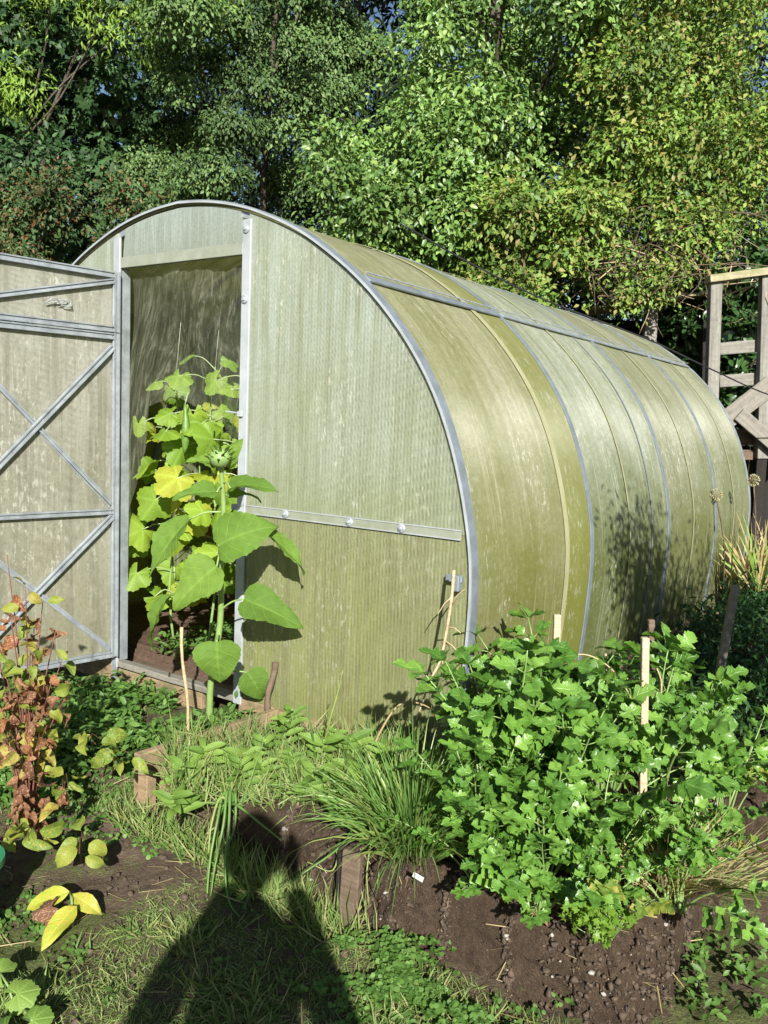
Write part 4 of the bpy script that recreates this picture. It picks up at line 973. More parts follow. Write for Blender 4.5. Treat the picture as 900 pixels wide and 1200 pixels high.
def celery(px, py, h, n, label, spread=1.0, z=.25):
    p0 = on(px, py, z); p0[2] = z-.02; o = empty('celery_plant', p0); tag(o, label, 'celery', 'celery plants in the raised bed')
    for k in range(n):
        a = k*2.399+px; a = a-.75*math.cos(a)*1.0; ring = (k/n)**.7; me = cel[random.choice((0, 4, 6, 1) if ring < .5 else ((1, 2, 6, 7) if ring < .82 else (3, 5, 7)))]
        fr_ = frame((math.cos(a), math.sin(a), 0), (0, 0, 1)); m = mat4(fr_, (.02*math.cos(a), .02*math.sin(a), 0), h/.62*random.uniform(.72, 1.1))
        link('leaf', me, o, m @ Matrix.Rotation(random.gauss(0, .12), 4, 'Y') @ Matrix.Rotation(random.gauss(0, .25), 4, 'Z'))
    for k in range(n//2):                  # short outer leaves that hang over the soil
        a = random.gauss(-1.6, 1.0); fr_ = frame((math.cos(a), math.sin(a), 0), (0, 0, 1))
        link('leaf', random.choice(cel_y) if random.random() < .13 else cel[random.choice((3, 5, 7))], o, mat4(fr_, (.03*math.cos(a), .03*math.sin(a), 0), random.uniform(.38, .62)) @ Matrix.Rotation(random.uniform(.1, .55), 4, 'Y'))
    return o
celery(592, 985, .60, 22, 'tall celery plant at the left end of the clump against the hoop foot')
celery(648, 1005, .54, 20, 'celery plant in the middle of the clump')
celery(568, 1028, .42, 16, 'shorter celery plant at the front left of the clump next to the chives')
celery(630, 1055, .40, 18, 'low celery plant at the front edge above the soil face')
celery(690, 1070, .34, 15, 'low celery plant in front of the dry grass')
celery(696, 985, .52, 15, 'celery plant beside the tall wooden stake')
celery(768, 960, .60, 14, 'tallest celery plant at the right of the wooden stake')
celery(790, 1055, .30, 13, 'low celery plant at the right front corner of the bed')
celery(845, 975, .42, 11, 'celery plant at the far right end of the clump', z=.2)
celery(628, 930, .62, 16, 'celery plant at the back of the clump by the side wall')
celery(805, 930, .48, 10, 'celery plant half in shade at the back right', z=.2)
# stakes in the bed
def stake(name, a, b, r_, mat, label, cat='stake', square=False, n=7):
    a = np.asarray(a, float); b = np.asarray(b, float)
    if square: o = MB().beam((0, 0, 0), b-a, r_*2, r_*2, (1, 0, 0), r_*.2).build(name, M[mat])
    else:
        q = np.array([(b-a)*t+np.array([.006*math.sin(7*t+a[0]*9), .004*math.cos(5*t), 0]) for t in np.linspace(0, 1, 8)])
        o = MB().tube(q, r_*(1+.12*np.sin(np.arange(8)*2.1)), n).build(name, M[mat], None, True)
    o.location = tuple(a); return tag(o, label, cat)
stake('wooden_stake', at(753, 930, 2.50), at(756, 747, 2.50), .011, 'wood_stake', 'pale wooden stake standing tall in the celery', square=True)
stake('wooden_stake', at(764, 900, 2.95), at(763, 726, 2.95), .011, 'wood_bed', 'brown stake right behind the pale one in the celery', square=True)
stake('wooden_stake', at(649, 850, 3.15), at(653, 720, 3.15), .013, 'wood_stake', 'short pale stake showing against the yellow side sheet', square=True)
stake('wooden_stake', at(711, 830, 3.2), at(711, 766, 3.2), .010, 'wood_stake', 'stub of a pale stake low against the whitish side sheet', square=True)
stake('wooden_stake', at(843, 790, 4.2), at(862, 686, 4.2), .018, 'wood_grey', 'grey leaning stake in the shade right of the side wall', square=True)
stake('bamboo_cane', at(221, 868, 3.50), at(213, 735, 3.50), .007, 'bamboo', 'thin cane standing left of the sunflower stem', 'cane')
stake('wooden_stake', at(312, 835, 3.55), at(322, 776, 3.62), .014, 'wood_bed', 'short brown stick leaning on the end wall by the sunflower', square=False)
# dry twig leaning against the end wall
tw = MB().tube(catmull([at(532, 668, 3.02), at(528, 710, 3.0), at(517, 770, 2.98), at(503, 800, 2.96), at(486, 850, 2.93)], 5), np.linspace(.007, .003, 21), 6)
for a_, b_ in (((529, 700), (513, 720)), ((528, 710), (545, 690)), ((524, 735), (540, 742)), ((517, 770), (523, 800)), ((520, 750), (541, 770))):
    tw.tube([at(*a_, 3.0), at((a_[0]+b_[0])/2, (a_[1]+b_[1])/2-3, 3.0), at(*b_, 2.97)], [.003, .0025, .0015], 4)
o = tw.build('dry_twig', M['bamboo'], None, True); tag(o, 'dry tan twig hanging from the rim against the end wall', 'twig')
# bent dead stalk in front of the end wall
o = MB().tube(catmull([at(425, 905, 2.85), at(447, 855, 2.86), at(468, 826, 2.88), at(490, 824, 2.9), at(510, 838, 2.92), at(517, 880, 2.92)], 5), np.linspace(.005, .002, 26), 5).build('dead_stalk', M['straw'], None, True)
tag(o, 'bent dead stalk arching in front of the end wall', 'stalk')
# climbing dry tendrils over the celery
for pts_, lab in (([(655, 770), (690, 768), (722, 790), (742, 830), (738, 880), (758, 905)], 'dry tendril arching left of the tall stake'), ([(766, 775), (775, 800), (770, 830), (752, 838), (735, 826)], 'dry tendril looped round the right of the tall stake'), ([(702, 820), (712, 850), (730, 870), (742, 905)], 'short dry tendril low in the middle of the celery')):
    o = MB().tube(catmull([at(x, y, 2.68) for x, y in pts_], 6), .0026, 5).build('dry_tendril', M['bamboo'], None, True); tag(o, lab, 'tendril')
# dry grass clump
def blades(name, base, n, L0, L1, w0, mat, spread, lean, seedr=.03, droop=1.2, seg=5, label=None, cat=None, kind=None, parent=None):
    """clump of arching narrow leaves"""
    V = []; F = []; base = np.asarray(base, float)
    for i in range(n):
        a = random.uniform(0, 6.28); L_ = random.uniform(L0, L1); ln = abs(random.gauss(lean, .38))+.05; dr = droop*random.uniform(.2, 1.6)
        p = base+np.array([math.cos(a), math.sin(a), 0])*random.uniform(0, seedr); d = nrm(np.array([math.cos(a)*ln+spread[0], math.sin(a)*ln+spread[1], 1.0])); side = nrm(np.cross(d, (random.gauss(0, .6), -1+random.gauss(0, .5), .5)))
        o_ = len(V); st = L_/seg
        for k in range(seg+1):
            w_ = w0*(1-(k/seg)**2.2*.92); V += [p-side*w_, p+side*w_]; p = p+d*st; d = nrm(d+np.array([math.cos(a)*ln*.25, math.sin(a)*ln*.25, -1])*(dr/seg*(k+1)/seg))
            p[2] = max(p[2], float(gh(p[0], p[1]))+.01)
        F += [(o_+2*k, o_+2*k+1, o_+2*k+3, o_+2*k+2) for k in range(seg)]
    return V, F
def clump(name, base, mats, label, cat, parts, group=None):
    base = np.asarray(base, float); o = empty(name, base); tag(o, label, cat, group)
    for pn, mt, args in parts:
        V, F = blades(pn, base, *args); tag(link(pn, npmesh(pn, np.array(V)-base, np.array(F), M[mt]), o), kind='stuff')
    return o
clump('dry_grass', on(778, 1035, .25), None, 'tuft of dry straw coloured grass in the right of the bed', 'grass', [('blades', 'straw', (260, .14, .30, .0018, None, (-.1, -.2), .75, .08, 1.4, 5)), ('green_blades', 'grass', (70, .1, .24, .0016, None, (.3, -.2), .7, .06, 1.4, 5))])
clump('dry_grass', on(838, 1040, .22), None, 'wispy dry grass hanging over the right end of the bed', 'grass', [('blades', 'grass', (70, .14, .30, .0016, None, (.5, -.3), .8, .06, 2.0, 5)), ('dry_blades', 'straw', (40, .12, .28, .0016, None, (.5, -.3), .8, .06, 2.0, 5))])
# chives
clump('chives', on(482, 992, .26), None, 'dense clump of chives spilling over the bed edge', 'chives', [('leaves', 'chive', (520, .20, .42, .0026, None, (-.05, -.5), .42, .11, 2.0, 6))])
clump('chives', on(525, 935, .25), None, 'dark tuft of chives behind the spilling clump', 'chives', [('leaves', 'chive', (160, .14, .25, .0017, None, (0, -.1), .3, .06, .8, 5))])
clump('chives', on(447, 965, .25), None, 'thin clump of chives just left of the bed post', 'chives', [('leaves', 'chive', (60, .18, .34, .002, None, (-.05, -.3), .35, .04, 1.8, 6))])
# onion leaves: thick hollow tubes flopped over the bed edge
def onion(name, px, py, z, tips, label, r_=.006):
    p0 = on(px, py, z); o = empty(name, p0); tag(o, label, 'onion')
    for mids in tips:
        P_ = [np.zeros(3)]+[at(*m)-p0 for m in mids]; q = catmull(P_, 5)
        MB().tube(q, r_*np.linspace(1, .35, len(q)), 7).build('leaf', M['chive'], o, True)
    return o
onion('onion_plant', 272, 942, .25, [[(262, 930, 2.68), (255, 960, 2.60), (246, 1010, 2.54), (243, 1060, 2.50), (252, 1080, 2.48)], [(266, 928, 2.66), (262, 965, 2.58), (252, 1015, 2.53), (247, 1050, 2.5)], [(258, 935, 2.66), (248, 965, 2.6), (244, 1000, 2.56)],
      [(270, 926, 2.64), (268, 970, 2.57), (264, 1020, 2.5), (270, 1060, 2.46), (292, 1085, 2.4)], [(280, 945, 2.62), (305, 965, 2.55), (330, 985, 2.5)], [(276, 930, 2.66), (275, 970, 2.6), (262, 1000, 2.56)], [(264, 940, 2.7), (252, 975, 2.63), (242, 1030, 2.55)]], 'floppy onion with thick leaves hanging over the bed edge')
onion('onion_plant', 440, 945, .25, [[(441, 920, 2.6), (438, 965, 2.5), (430, 1020, 2.42), (432, 1060, 2.4)], [(430, 930, 2.6), (405, 985, 2.45), (360, 1020, 2.38), (330, 1040, 2.36)], [(446, 925, 2.6), (448, 980, 2.48), (442, 1040, 2.4)]], 'onion with long leaves drooping beside the bed post', .005)
onion('onion_plant', 372, 905, .25, [[(385, 850, 2.8), (395, 815, 2.8), (402, 785, 2.8)], [(366, 860, 2.8), (360, 830, 2.78)]], 'onion with one upright leaf in front of the end wall', .005)
onion('onion_plant', 395, 1000, .2, [[(398, 985, 2.5), (390, 1020, 2.44), (360, 1010, 2.44)], [(402, 1010, 2.46), (398, 1050, 2.42), (392, 1080, 2.4)]], 'small onion by the shadow in front of the bed', .004)

# ------------------------------------------------------------------ leafy herbs in the left bed
wm = []
for s_ in range(3):
    V_, F_q, u_ = leaf_grid(1.0, .17, lambda t: math.sin(math.pi*min(1, t**.8))**.8, 8, 2, .3, .7+.2*s_, .02, 0, 8, s_); wm.append(MB().add(V_, F_q, u_).mesh('herb_leaf', M['leaf_weed'], True))
def herb(p0, h, n, L_, label, lean=(0, 0), group='leafy herbs in the left of the bed', name='herb_plant'):
    p0 = np.asarray(p0, float); o = empty(name, p0); tag(o, label, 'herb', group)
    top = np.array([lean[0]*h, lean[1]*h, h]); pts = [top*t+np.array([0, 0, .03*math.sin(3*t)]) for t in np.linspace(0, 1, 5)]
    MB().tube(pts, np.linspace(.004, .002, 5), 5).build('stem', M['stem_green'], o, True)
    for k in range(n):
        t = .25+.75*k/n; a = k*2.2+p0[0]*20; c = top*t; d = np.array([math.cos(a), math.sin(a), .35+.5*t]); link('leaf', wm[k % 3], o, mat4(frame(d, (math.cos(a)*.1, math.sin(a)*.1-.75, 1)), c, L_*random.uniform(.75, 1.15)))
    return o
for k, (px, py) in enumerate(((214, 915), (240, 900), (298, 895), (330, 880), (345, 905), (312, 915), (375, 900), (400, 915), (285, 920), (355, 930), (425, 925), (330, 858), (460, 935), (395, 940), (380, 880), (415, 895), (270, 905), (440, 905))):
    herb(on(px, py+10, .25), random.uniform(.09, .17), random.randint(11, 16), random.uniform(.065, .095), 'pale green leafy herb crowding the left of the bed', (random.gauss(0, .2), random.gauss(-.2, .15)))
herb(on(395, 965, .27), .07, 16, .07, 'bright rosette herb at the bed edge left of the post', (0, -.3), None)
herb(on(211, 958, .22), .10, 12, .085, 'drooping herb hanging over the left corner post', (-.1, -.7), None)
n = 900; px = rng.uniform(200, 520, n); py = rng.uniform(872, 945, n); P = np.array([on(a, b_, .245) for a, b_ in zip(px, py)])
Pr = np.repeat(P, 3, 0)+rng.normal(0, .012, (n*3, 3)); scatter('bed_grass', Pr, rng.normal(0, .7, (n*3, 3))+np.array([0, 0, 1.0]), rng.normal(0, .6, (n*3, 3))+np.array([0, -1, .3]), .07+.11*rng.random(n*3), ([(0, -.018, 0), (0, .018, 0), (.6, .013, .0), (.6, -.013, 0), (1, 0, -.15)], np.array([(0, 1, 2), (0, 2, 3), (3, 2, 4)])), M['grass'], 'stuff')

# parsley and small yellow flowers
def tuft(name, p0, label, cat, n, L_, T, mt, spreadr=.06, h=.07, group=None):
    p0 = np.asarray(p0, float); o = empty(name, p0); tag(o, label, cat, group); b = MB(); Pq = []; 
    for k in range(n):
        a = random.uniform(0, 6.28); e = np.array([math.cos(a)*spreadr*random.uniform(.2, 1), math.sin(a)*spreadr*random.uniform(.2, 1), h*random.uniform(.6, 1.2)]); b.tube([np.zeros(3), e*np.array([.5, .5, .7]), e], [.0018, .0014, .001], 4); Pq.append(e)
    tag(b.build('stems', M['stem_green'], o, True), kind='stuff'); Pq = np.repeat(np.array(Pq), 7, 0)+rng.normal(0, .010, (n*7, 3))
    tag(scatter('leaflets', Pq, rng.normal(0, 1, Pq.shape), rng.normal(0, .5, Pq.shape)+np.array([0, -.4, 1]), L_*(.7+.6*rng.random(len(Pq))), T, M[mt], parent=o), kind='stuff'); return o
for (px, py, lab) in ((590, 1050, 'small parsley at the bed edge right of the chives'), (612, 1046, 'small parsley under the front celery'), (678, 1088, 'pale parsley hanging on the soil face'), (720, 1098, 'parsley in front of the dry grass'), (695, 1106, 'tiny parsley seedling low on the bed edge')):
    tuft('parsley_plant', on(px, py, .25), lab, 'parsley', 15, .021, T_STAR, 'parsley', .055, .06)
def flower(p0, label):
    o = empty('yellow_flower', p0); tag(o, label, 'flower', 'small yellow flowers in the celery')
    MB().tube([(0, 0, -.12), (0, .004, -.05), (0, 0, 0)], .0014, 4).build('stalk', M['stem_green'], o, True)
    V_, F_q, u_ = leaf_grid(.014, .007, None, 4, 1, .2, .3); me = MB().add(V_, F_q, u_).mesh('petal', M['flower'], True)
    for k in range(5): a = k*1.257; link('petal', me, o, mat4(frame((math.cos(a), math.sin(a)*.6-.2, .45), (0, -.8, .6)), (0, 0, 0)))
for px, py, Yq, lab in ((729, 904, 2.5, 'yellow flower in the middle of the celery beside the stake'), (655, 1040, 2.3, 'yellow flower low at the front edge of the bed'), (836, 846, 2.9, 'yellow flower high at the right of the celery'), (845, 862, 2.85, 'yellow flower just under the highest one at the right')):
    flower(at(px, py, Yq), lab)
V_, F_q, u_ = leaf_grid(.09, .04, None, 8, 2, .5, .9, .05); o = MB().add(V_, F_q, u_).build('dead_leaf', M['leaf_brown'], None, True); o.location = tuple(at(608, 1078, 2.12)+np.array([0, 0, .02])); tag(o, 'curled brown dead leaf lying on the bed edge', 'dead leaf')
b = MB().box((0, 0, 0), (.032, .0015, .022)); o = b.build('plant_label', M['white_plastic']); o.location = tuple(at(490, 1028, 2.25)); o.rotation_euler = (R(25), R(20), R(-20)); tag(o, 'small white plant label stuck among the chives', 'plant label')

# ------------------------------------------------------------------ peony with autumn leaves, left
pe = []
for s_ in range(3):
    V_, F_q, u_ = leaf_grid(1.0, .24+.05*s_, lambda t: math.sin(math.pi*min(1, t**.75))**.85*(1-.1*t), 10, 2, .35, .5+.5*s_, .06, 0, 8, s_+4)
    pe.append([MB().add(V_, F_q, u_).mesh('peony_leaf', M[m_], True) for m_ in ('leaf_peg', 'leaf_pey', 'leaf_per')])
    V_, F_q, u_ = leaf_grid(1.0, .20+.05*s_, lambda t: math.sin(math.pi*min(1, t**.75))**.85*(1-.1*t), 12, 3, .8, 1.3+.5*s_, .13, .12, 8, s_+4, .6, .05); pe[-1].append(MB().add(V_, F_q, u_).mesh('peony_leaf', M['leaf_brown'], True))
def peony(p0, shoots, label, mixw, L_=.085, name='peony', cat='peony', group=None, nl=9, r_=.004):
    p0 = np.asarray(p0, float); o = empty(name, p0); tag(o, label, cat, group)
    for e in shoots:
        e = np.asarray(e, float)-p0; mid = e*.55+np.array([e[0]*-.1, e[1]*-.1, .05]); q = catmull([np.zeros(3), mid, e], 5)
        MB().tube(q, np.linspace(r_, r_*.4, len(q)), 5).build('stem', M['stem_red'], o, True)
        for k in range(nl):
            t = .35+.65*(k+1)/nl; c = q[min(len(q)-1, int(t*(len(q)-1)))]; a = k*2.2+e[0]*30; hgt = c[2]
            w_ = mixw(hgt); kind = random.choices(range(4), w_)[0]; d = np.array([math.cos(a), math.sin(a)*.8-.25, random.uniform(-.7, .25)])
            link('leaf', random.choice(pe)[kind], o, mat4(frame(d, nrm(np.array([0, -.7, .6])+rng.normal(0, .4, 3))), c+d*.02, L_*random.uniform(.7, 1.25)))
    return o
pb0 = on(35, 965, .04)
sh_px = [(8, 650, 2.85), (30, 690, 2.8), (50, 705, 2.9), (12, 720, 2.75), (65, 740, 2.85), (35, 760, 2.7), (75, 765, 2.95), (15, 790, 2.7), (60, 800, 2.75), (78, 815, 2.8), (30, 830, 2.65), (5, 840, 2.7), (55, 850, 2.68), (-20, 700, 2.8), (-30, 770, 2.75), (-45, 650, 2.9), (-60, 720, 2.9), (-40, 820, 2.7), (40, 730, 3.0), (20, 870, 2.65)]
peony(pb0, [at(*q) for q in sh_px], 'tall peony with red, brown and yellow autumn leaves at the left edge', lambda z: (3, 2.5, 3.2, 2.5) if z > .2 else (1, 1, 2, 4), .064, nl=9)
V_ = MB()
for k in range(1):
    pass
wl = empty('withered_stems', on(38, 975, .04)); tag(wl, 'bundle of withered brown leaves at the foot of the peony', 'dead leaves'); p0 = np.array(wl.location)
for k in range(26):
    c = at(random.gauss(38, 14), random.uniform(890, 965), 2.72+random.uniform(-.08, .08)); leaf_obj(pe[k % 3][3], wl, c, c+np.array([random.gauss(0, .3), -.2, -1]), nrm(np.array([random.gauss(0, .5), -1, .2])), random.uniform(.06, .10), p0)
# young shoots on the ground
for px, py, tips, lab in ((95, 905, [(118, 866, 2.75), (112, 872, 2.7)], 'young pale green shoot in the shade before the door'), (120, 915, [(150, 882, 2.75), (135, 895, 2.7)], 'pale shoot with two leaves beside the shaded grass'), (75, 935, [(80, 925, 2.6), (72, 940, 2.55)], 'green shoot right of the withered peony leaves'),
                          (40, 1000, [(40, 975, 2.5), (30, 985, 2.48), (52, 985, 2.5)], 'green shoot at the foot of the peony'), (95, 1010, [(97, 985, 2.5), (93, 1000, 2.46)], 'small green seedling on the bare soil'), (5, 1000, [(12, 978, 2.5), (4, 985, 2.45)], 'yellow green shoot at the left edge of the soil')):
    peony(on(px, py, .03), [at(*t) for t in tips], lab, lambda z: (1, .05, 0, 0), .075, 'young_shoot', 'seedling', 'young shoots on the soil', 3, .0025)
# yellow leaved plant and low plants, bottom left
yp = on(85, 1085, .01); o = empty('yellow_plant', yp); tag(o, 'low plant with three big yellow leaves and a brown one', 'plant')
V_, F_q, u_ = leaf_grid(1.0, .27, None, 12, 3, .25, .6, .04, .05, 8, 3); yl = MB().add(V_, F_q, u_).mesh('yellow_leaf', M['leaf_yel'], True)
for b_, t_, n_, s_ in (((82, 1045), (36, 1057), (0, -.6, .8), 1.25), ((84, 1048), (116, 1066), (.1, -.6, .8), 1.1), ((90, 1062), (52, 1097), (0, -.5, .9), 1.15)):
    B = on(*b_, .07); T = on(*t_, .05); leaf_obj(yl, o, B, T, n_, np.linalg.norm(T-B)*s_, np.array(yp))
    MB().tube([np.zeros(3), (B-yp)*.5+np.array([0, 0, .03]), B-yp], .003, 5).build('petiole', M['stem_green'], o, True)
B = on(60, 1062, .06); link('leaf', dead, o, mat4(frame((-.8, -.4, -.3), (0, -.6, .8)), B-yp, .06))
bl = on(20, 1190, .01); o = empty('dock_plant', bl); tag(o, 'low plant with tattered round leaves in the bottom left corner', 'plant')
Vp, Fp, up_ = palmate(1.0, 7, .12, .2, 40, 3, 2.6, .05, .3); rl = MB().add(Vp, Fp, up_).mesh('round_leaf', M['leaf_weed'], True)
for q_, d, s_ in (((20, 1165), (.6, .3, 0), .055), ((38, 1196), (.7, .1, .1), .05), ((0, 1140), (-.5, .3, 0), .055), ((5, 1205), (-.3, -.5, 0), .06), ((70, 1230), (.5, -.5, 0), .06)):
    B = on(*q_, .08); link('leaf', rl, o, mat4(frame(d, (0, -.45, .9)), B-bl, s_)); MB().tube([np.zeros(3), (B-bl)*.5+np.array([0, 0, .02]), B-bl], .003, 5).build('petiole', M['stem_green'], o, True)
# green bucket at the very edge
bk = MB(); bk.tube([(0, 0, 0), (0, 0, .01), (0, 0, .22), (0, 0, .225)], [.075, .08, .105, .112], 28, True); bk.tube([(0, 0, .215), (0, 0, .235)], [.117, .117], 28)
o = bk.build('bucket', M['green_plastic'], None, True); o.modifiers.new('edge', 'EDGE_SPLIT').split_angle = R(40)
bp = at(-46, 1092, 2.28); o.location = (bp[0], bp[1], .0); tag(o, 'green plastic bucket cut off by the left edge', 'bucket')

# ------------------------------------------------------------------ allium seed heads and dry leaves at the far corner
for px, py, Yq, pb_, lab in ((839, 580, 5.9, (848, 690), 'dry allium seed head in front of the far side sheet'), (883, 563, 6.1, (878, 680), 'dry allium seed head against the dark space under the deck')):
    c = at(px, py, Yq); g0 = at(*pb_, Yq-.05); o = empty('allium', g0); tag(o, lab, 'allium', 'dry allium seed heads by the far corner')
    MB().tube(catmull([np.zeros(3), (c-g0)*.5+np.array([.03, 0, 0]), c-g0], 4), .005, 5).build('stalk', M['twig'], o, True)
    bm_ = MB(); hd_ = c-g0
    for d in rdir(60): bm_.tube([hd_, hd_+d*.03, hd_+d*.042, hd_+d*.048], [.0008, .0008, .005, .001], 4)
    tag(bm_.build('seed_head', M['seed'], o), kind='stuff')
clump('dry_leaves', at(888, 690, 6.0), None, 'bundle of pale dry stalks leaning at the far corner of the greenhouse', 'dry stalks', [('blades', 'straw', (30, .35, .70, .008, None, (.05, -.05), .45, .12, .8, 6)), ('green_blades', 'leaf_weed', (14, .3, .6, .013, None, (-.4, -.1), .3, .10, .8, 6))])
for px in (860, 875, 905, 925):
    clump('dry_leaves', at(px, 690, 6.2), None, 'pale dry stalks in the row below the deck', 'dry stalks', [('blades', 'straw', (16, .3, .6, .008, None, (.1, -.05), .45, .10, .8, 6))], 'dry stalks below the deck')

# ------------------------------------------------------------------ undergrowth, lawn, clover
def on_ground(x, y): return np.column_stack([x, y, gz(x, y)])
n = 5200; u = rng.uniform(1.75, 4.6, n); y = rng.uniform(.6, 5.4, n); P = GC+u[:, None]*cu+y[:, None]*cl
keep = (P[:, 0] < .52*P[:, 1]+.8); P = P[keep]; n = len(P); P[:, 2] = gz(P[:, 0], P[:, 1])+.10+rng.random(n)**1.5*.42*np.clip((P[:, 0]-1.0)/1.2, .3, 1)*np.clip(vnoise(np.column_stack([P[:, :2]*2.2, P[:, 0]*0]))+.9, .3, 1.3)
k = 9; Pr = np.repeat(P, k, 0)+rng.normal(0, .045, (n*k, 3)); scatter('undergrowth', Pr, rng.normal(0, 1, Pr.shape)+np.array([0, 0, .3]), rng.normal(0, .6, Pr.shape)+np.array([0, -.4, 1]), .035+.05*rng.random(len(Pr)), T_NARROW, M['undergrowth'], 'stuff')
BL = ([(0, -.035, 0), (0, .035, 0), (.55, .028, .05), (.55, -.028, .05), (1, 0, -.12)], np.array([(0, 1, 2), (0, 2, 3), (3, 2, 4)]))
def free_of_bed(P): 
    q = P-GC; a = q@cu; b_ = q@cl; return ~((a > .72) & (b_ > -.80)) & ~((a > -1.65) & (a < 1.7) & (b_ > -.03))
n = 230000; x = rng.uniform(-1.9, 1.7, n); y = rng.uniform(1.55, 4.3, n); P = on_ground(x, y)
dens = fbm(np.column_stack([x*3.3, y*3.3, x*0+4]), 3)+.10*(2.75-y)/.5
soilpatch = np.exp(-(((x+.95)/.42)**2+((y-2.72)/.28)**2)*1.1)
keep = free_of_bed(P) & (dens+.25*rng.normal(0, 1, n)*.5 > -.12+1.0*soilpatch) & (np.abs(x) < .52*y+.25); P = P[keep]; n = len(P)
tall = 1+.8*(fbm(np.column_stack([P[:, :2]*6, P[:, 0]*0]), 2) > .25)
Xd = rng.normal(0, .9, (n, 3)); Xd[:, 2] = np.abs(Xd[:, 2])*.6+.25
scatter('lawn_grass', P, Xd, rng.normal(0, .8, (n, 3))+np.array([0, -.8, .6]), (.013+.030*rng.random(n)**1.7)*tall, BL, M['grass'], 'stuff')
n = 9000; x = rng.uniform(-1.5, 1.3, n); y = rng.uniform(1.6, 3.4, n); P = on_ground(x, y); keep = free_of_bed(P) & (fbm(np.column_stack([x*5, y*5, x*0+12]), 3) > .02); P = P[keep]; n = len(P)
Pr = np.repeat(P, 3, 0)+rng.normal(0, .007, (n*3, 3))+np.array([0, 0, .012]); scatter('lawn_weeds', Pr, rng.normal(0, 1, Pr.shape)*np.array([1, 1, .4]), rng.normal(0, .4, Pr.shape)+np.array([0, -.5, 1]), .007+.012*rng.random(len(Pr)), T_ROUND, M['clover'], 'stuff')
# leafy weeds by the threshold
n = 1500; x = rng.uniform(-1.75, -.55, n); y = rng.uniform(3.0, 4.15, n); P = on_ground(x, y); keep = free_of_bed(P) & (fbm(np.column_stack([x*4, y*4, x*0]), 3)+.4*(y-3.5) > -.12); P = P[keep]; n = len(P)
Pr = np.repeat(P, 6, 0)+rng.normal(0, .022, (n*6, 3))+np.array([0, 0, .04]); Pr[:, 2] += .05*rng.random(len(Pr)); scatter('ground_weeds', Pr, rng.normal(0, 1, Pr.shape)*np.array([1, 1, .5]), rng.normal(0, .45, Pr.shape)+np.array([0, -.2, 1]), .022+.035*rng.random(len(Pr)), T_OVAL, M['clover'], 'stuff')
# clover at the foot of the bed
n = 2000; t = rng.random(n); c0 = on(395, 1105, .02); c1 = on(700, 1215, .02); P = c0+(c1-c0)*t[:, None]+rng.normal(0, .075, (n, 3))*np.array([1, 1, 0])+np.array([-.03, -.045, 0])
P = P[(fbm(np.column_stack([P[:, :2]*11, P[:, 0]*0+7]), 2) > -.02)]; n = len(P); t = np.clip((P-c0)@(c1-c0)/((c1-c0)@(c1-c0)), 0, 1)
P[:, 2] = gz(P[:, 0], P[:, 1])+.015+.10*np.clip(fbm(np.column_stack([P[:, :2]*11, P[:, 0]*0+7]), 2), 0, 1)*(.4+t)+.02*rng.random(n); a = rng.uniform(0, 6.28, n)
Pr = np.repeat(P, 3, 0); aa = (a[:, None]+np.array([0, 2.09, 4.19])).ravel(); Xd = np.column_stack([np.cos(aa), np.sin(aa), .15*np.ones(n*3)]); Nn = np.repeat(rng.normal(0, .5, (n, 3))+np.array([0, -.4, 1]), 3, 0)+rng.normal(0, .25, (n*3, 3))
scatter('clover', Pr, Xd, Nn, np.repeat(.008+.012*rng.random(n)*(.5+t), 3), T_ROUND, M['clover'], 'stuff')
n = 45; P = np.array([on(random.uniform(800, 900), random.uniform(1105, 1200), .01) for _ in range(n)]); Pr = np.repeat(P, 4, 0)+rng.normal(0, .015, (n*4, 3)); scatter('clover', Pr+np.array([0, 0, .03]), rng.normal(0, 1, Pr.shape)*np.array([1, 1, .4]), rng.normal(0, .4, Pr.shape)+np.array([0, -.3, 1]), .018+.02*rng.random(len(Pr)), T_OVAL, M['clover'], 'stuff')
# longer grass along the foot of the bed and its left board
n = 1500; t = rng.random(n); e0, e1, e2 = G(.70, -.10, 0), G(.72, -.83, 0), G(1.75, -.84, 0)
P = np.where((t < .35)[:, None], e0+(e1-e0)*(t/.35)[:, None], e1+(e2-e1)*((t-.35)/.65)[:, None])+rng.normal(0, .035, (n, 3))*np.array([1, 1, 0]); P[:, 2] = gz(P[:, 0], P[:, 1])
scatter('edge_grass', P, rng.normal(0, .55, (n, 3))+np.array([0, -.1, 1.0]), rng.normal(0, .6, (n, 3))+np.array([0, -1, .4]), .06+.10*rng.random(n)**1.5, ([(0, -.02, 0), (0, .02, 0), (.6, .015, .05), (.6, -.015, .05), (1, 0, -.12)], np.array([(0, 1, 2), (0, 2, 3), (3, 2, 4)])), M['grass'], 'stuff')
# dead stems and litter lying about
n = 700; x = rng.uniform(-1.7, 1.3, n); y = rng.uniform(1.7, 3.9, n); P = on_ground(x, y)+np.array([0, 0, .012]); keep = free_of_bed(P); P = P[keep]; n = len(P)
scatter('straw_litter', P, rng.normal(0, 1, (n, 3))*np.array([1, 1, .15]), rng.normal(0, .3, (n, 3))+np.array([0, 0, 1]), .03+.07*rng.random(n), ([(0, -.02, 0), (0, .02, 0), (1, .012, .05), (1, -.012, .05)], np.array([(0, 1, 2), (0, 2, 3)])), M['straw'], 'stuff')
n = 900; P = np.concatenate([on_mesh(b_, 450) for b_ in beds[:2]])+np.array([0, 0, .004]); scatter('bed_litter', P, rng.normal(0, 1, P.shape), rng.normal(0, 1, P.shape), .02+.05*rng.random(len(P)), ([(0, -.025, 0), (0, .025, 0), (1, .015, .05), (1, -.015, .05)], np.array([(0, 1, 2), (0, 2, 3)])), M['straw'], 'stuff')

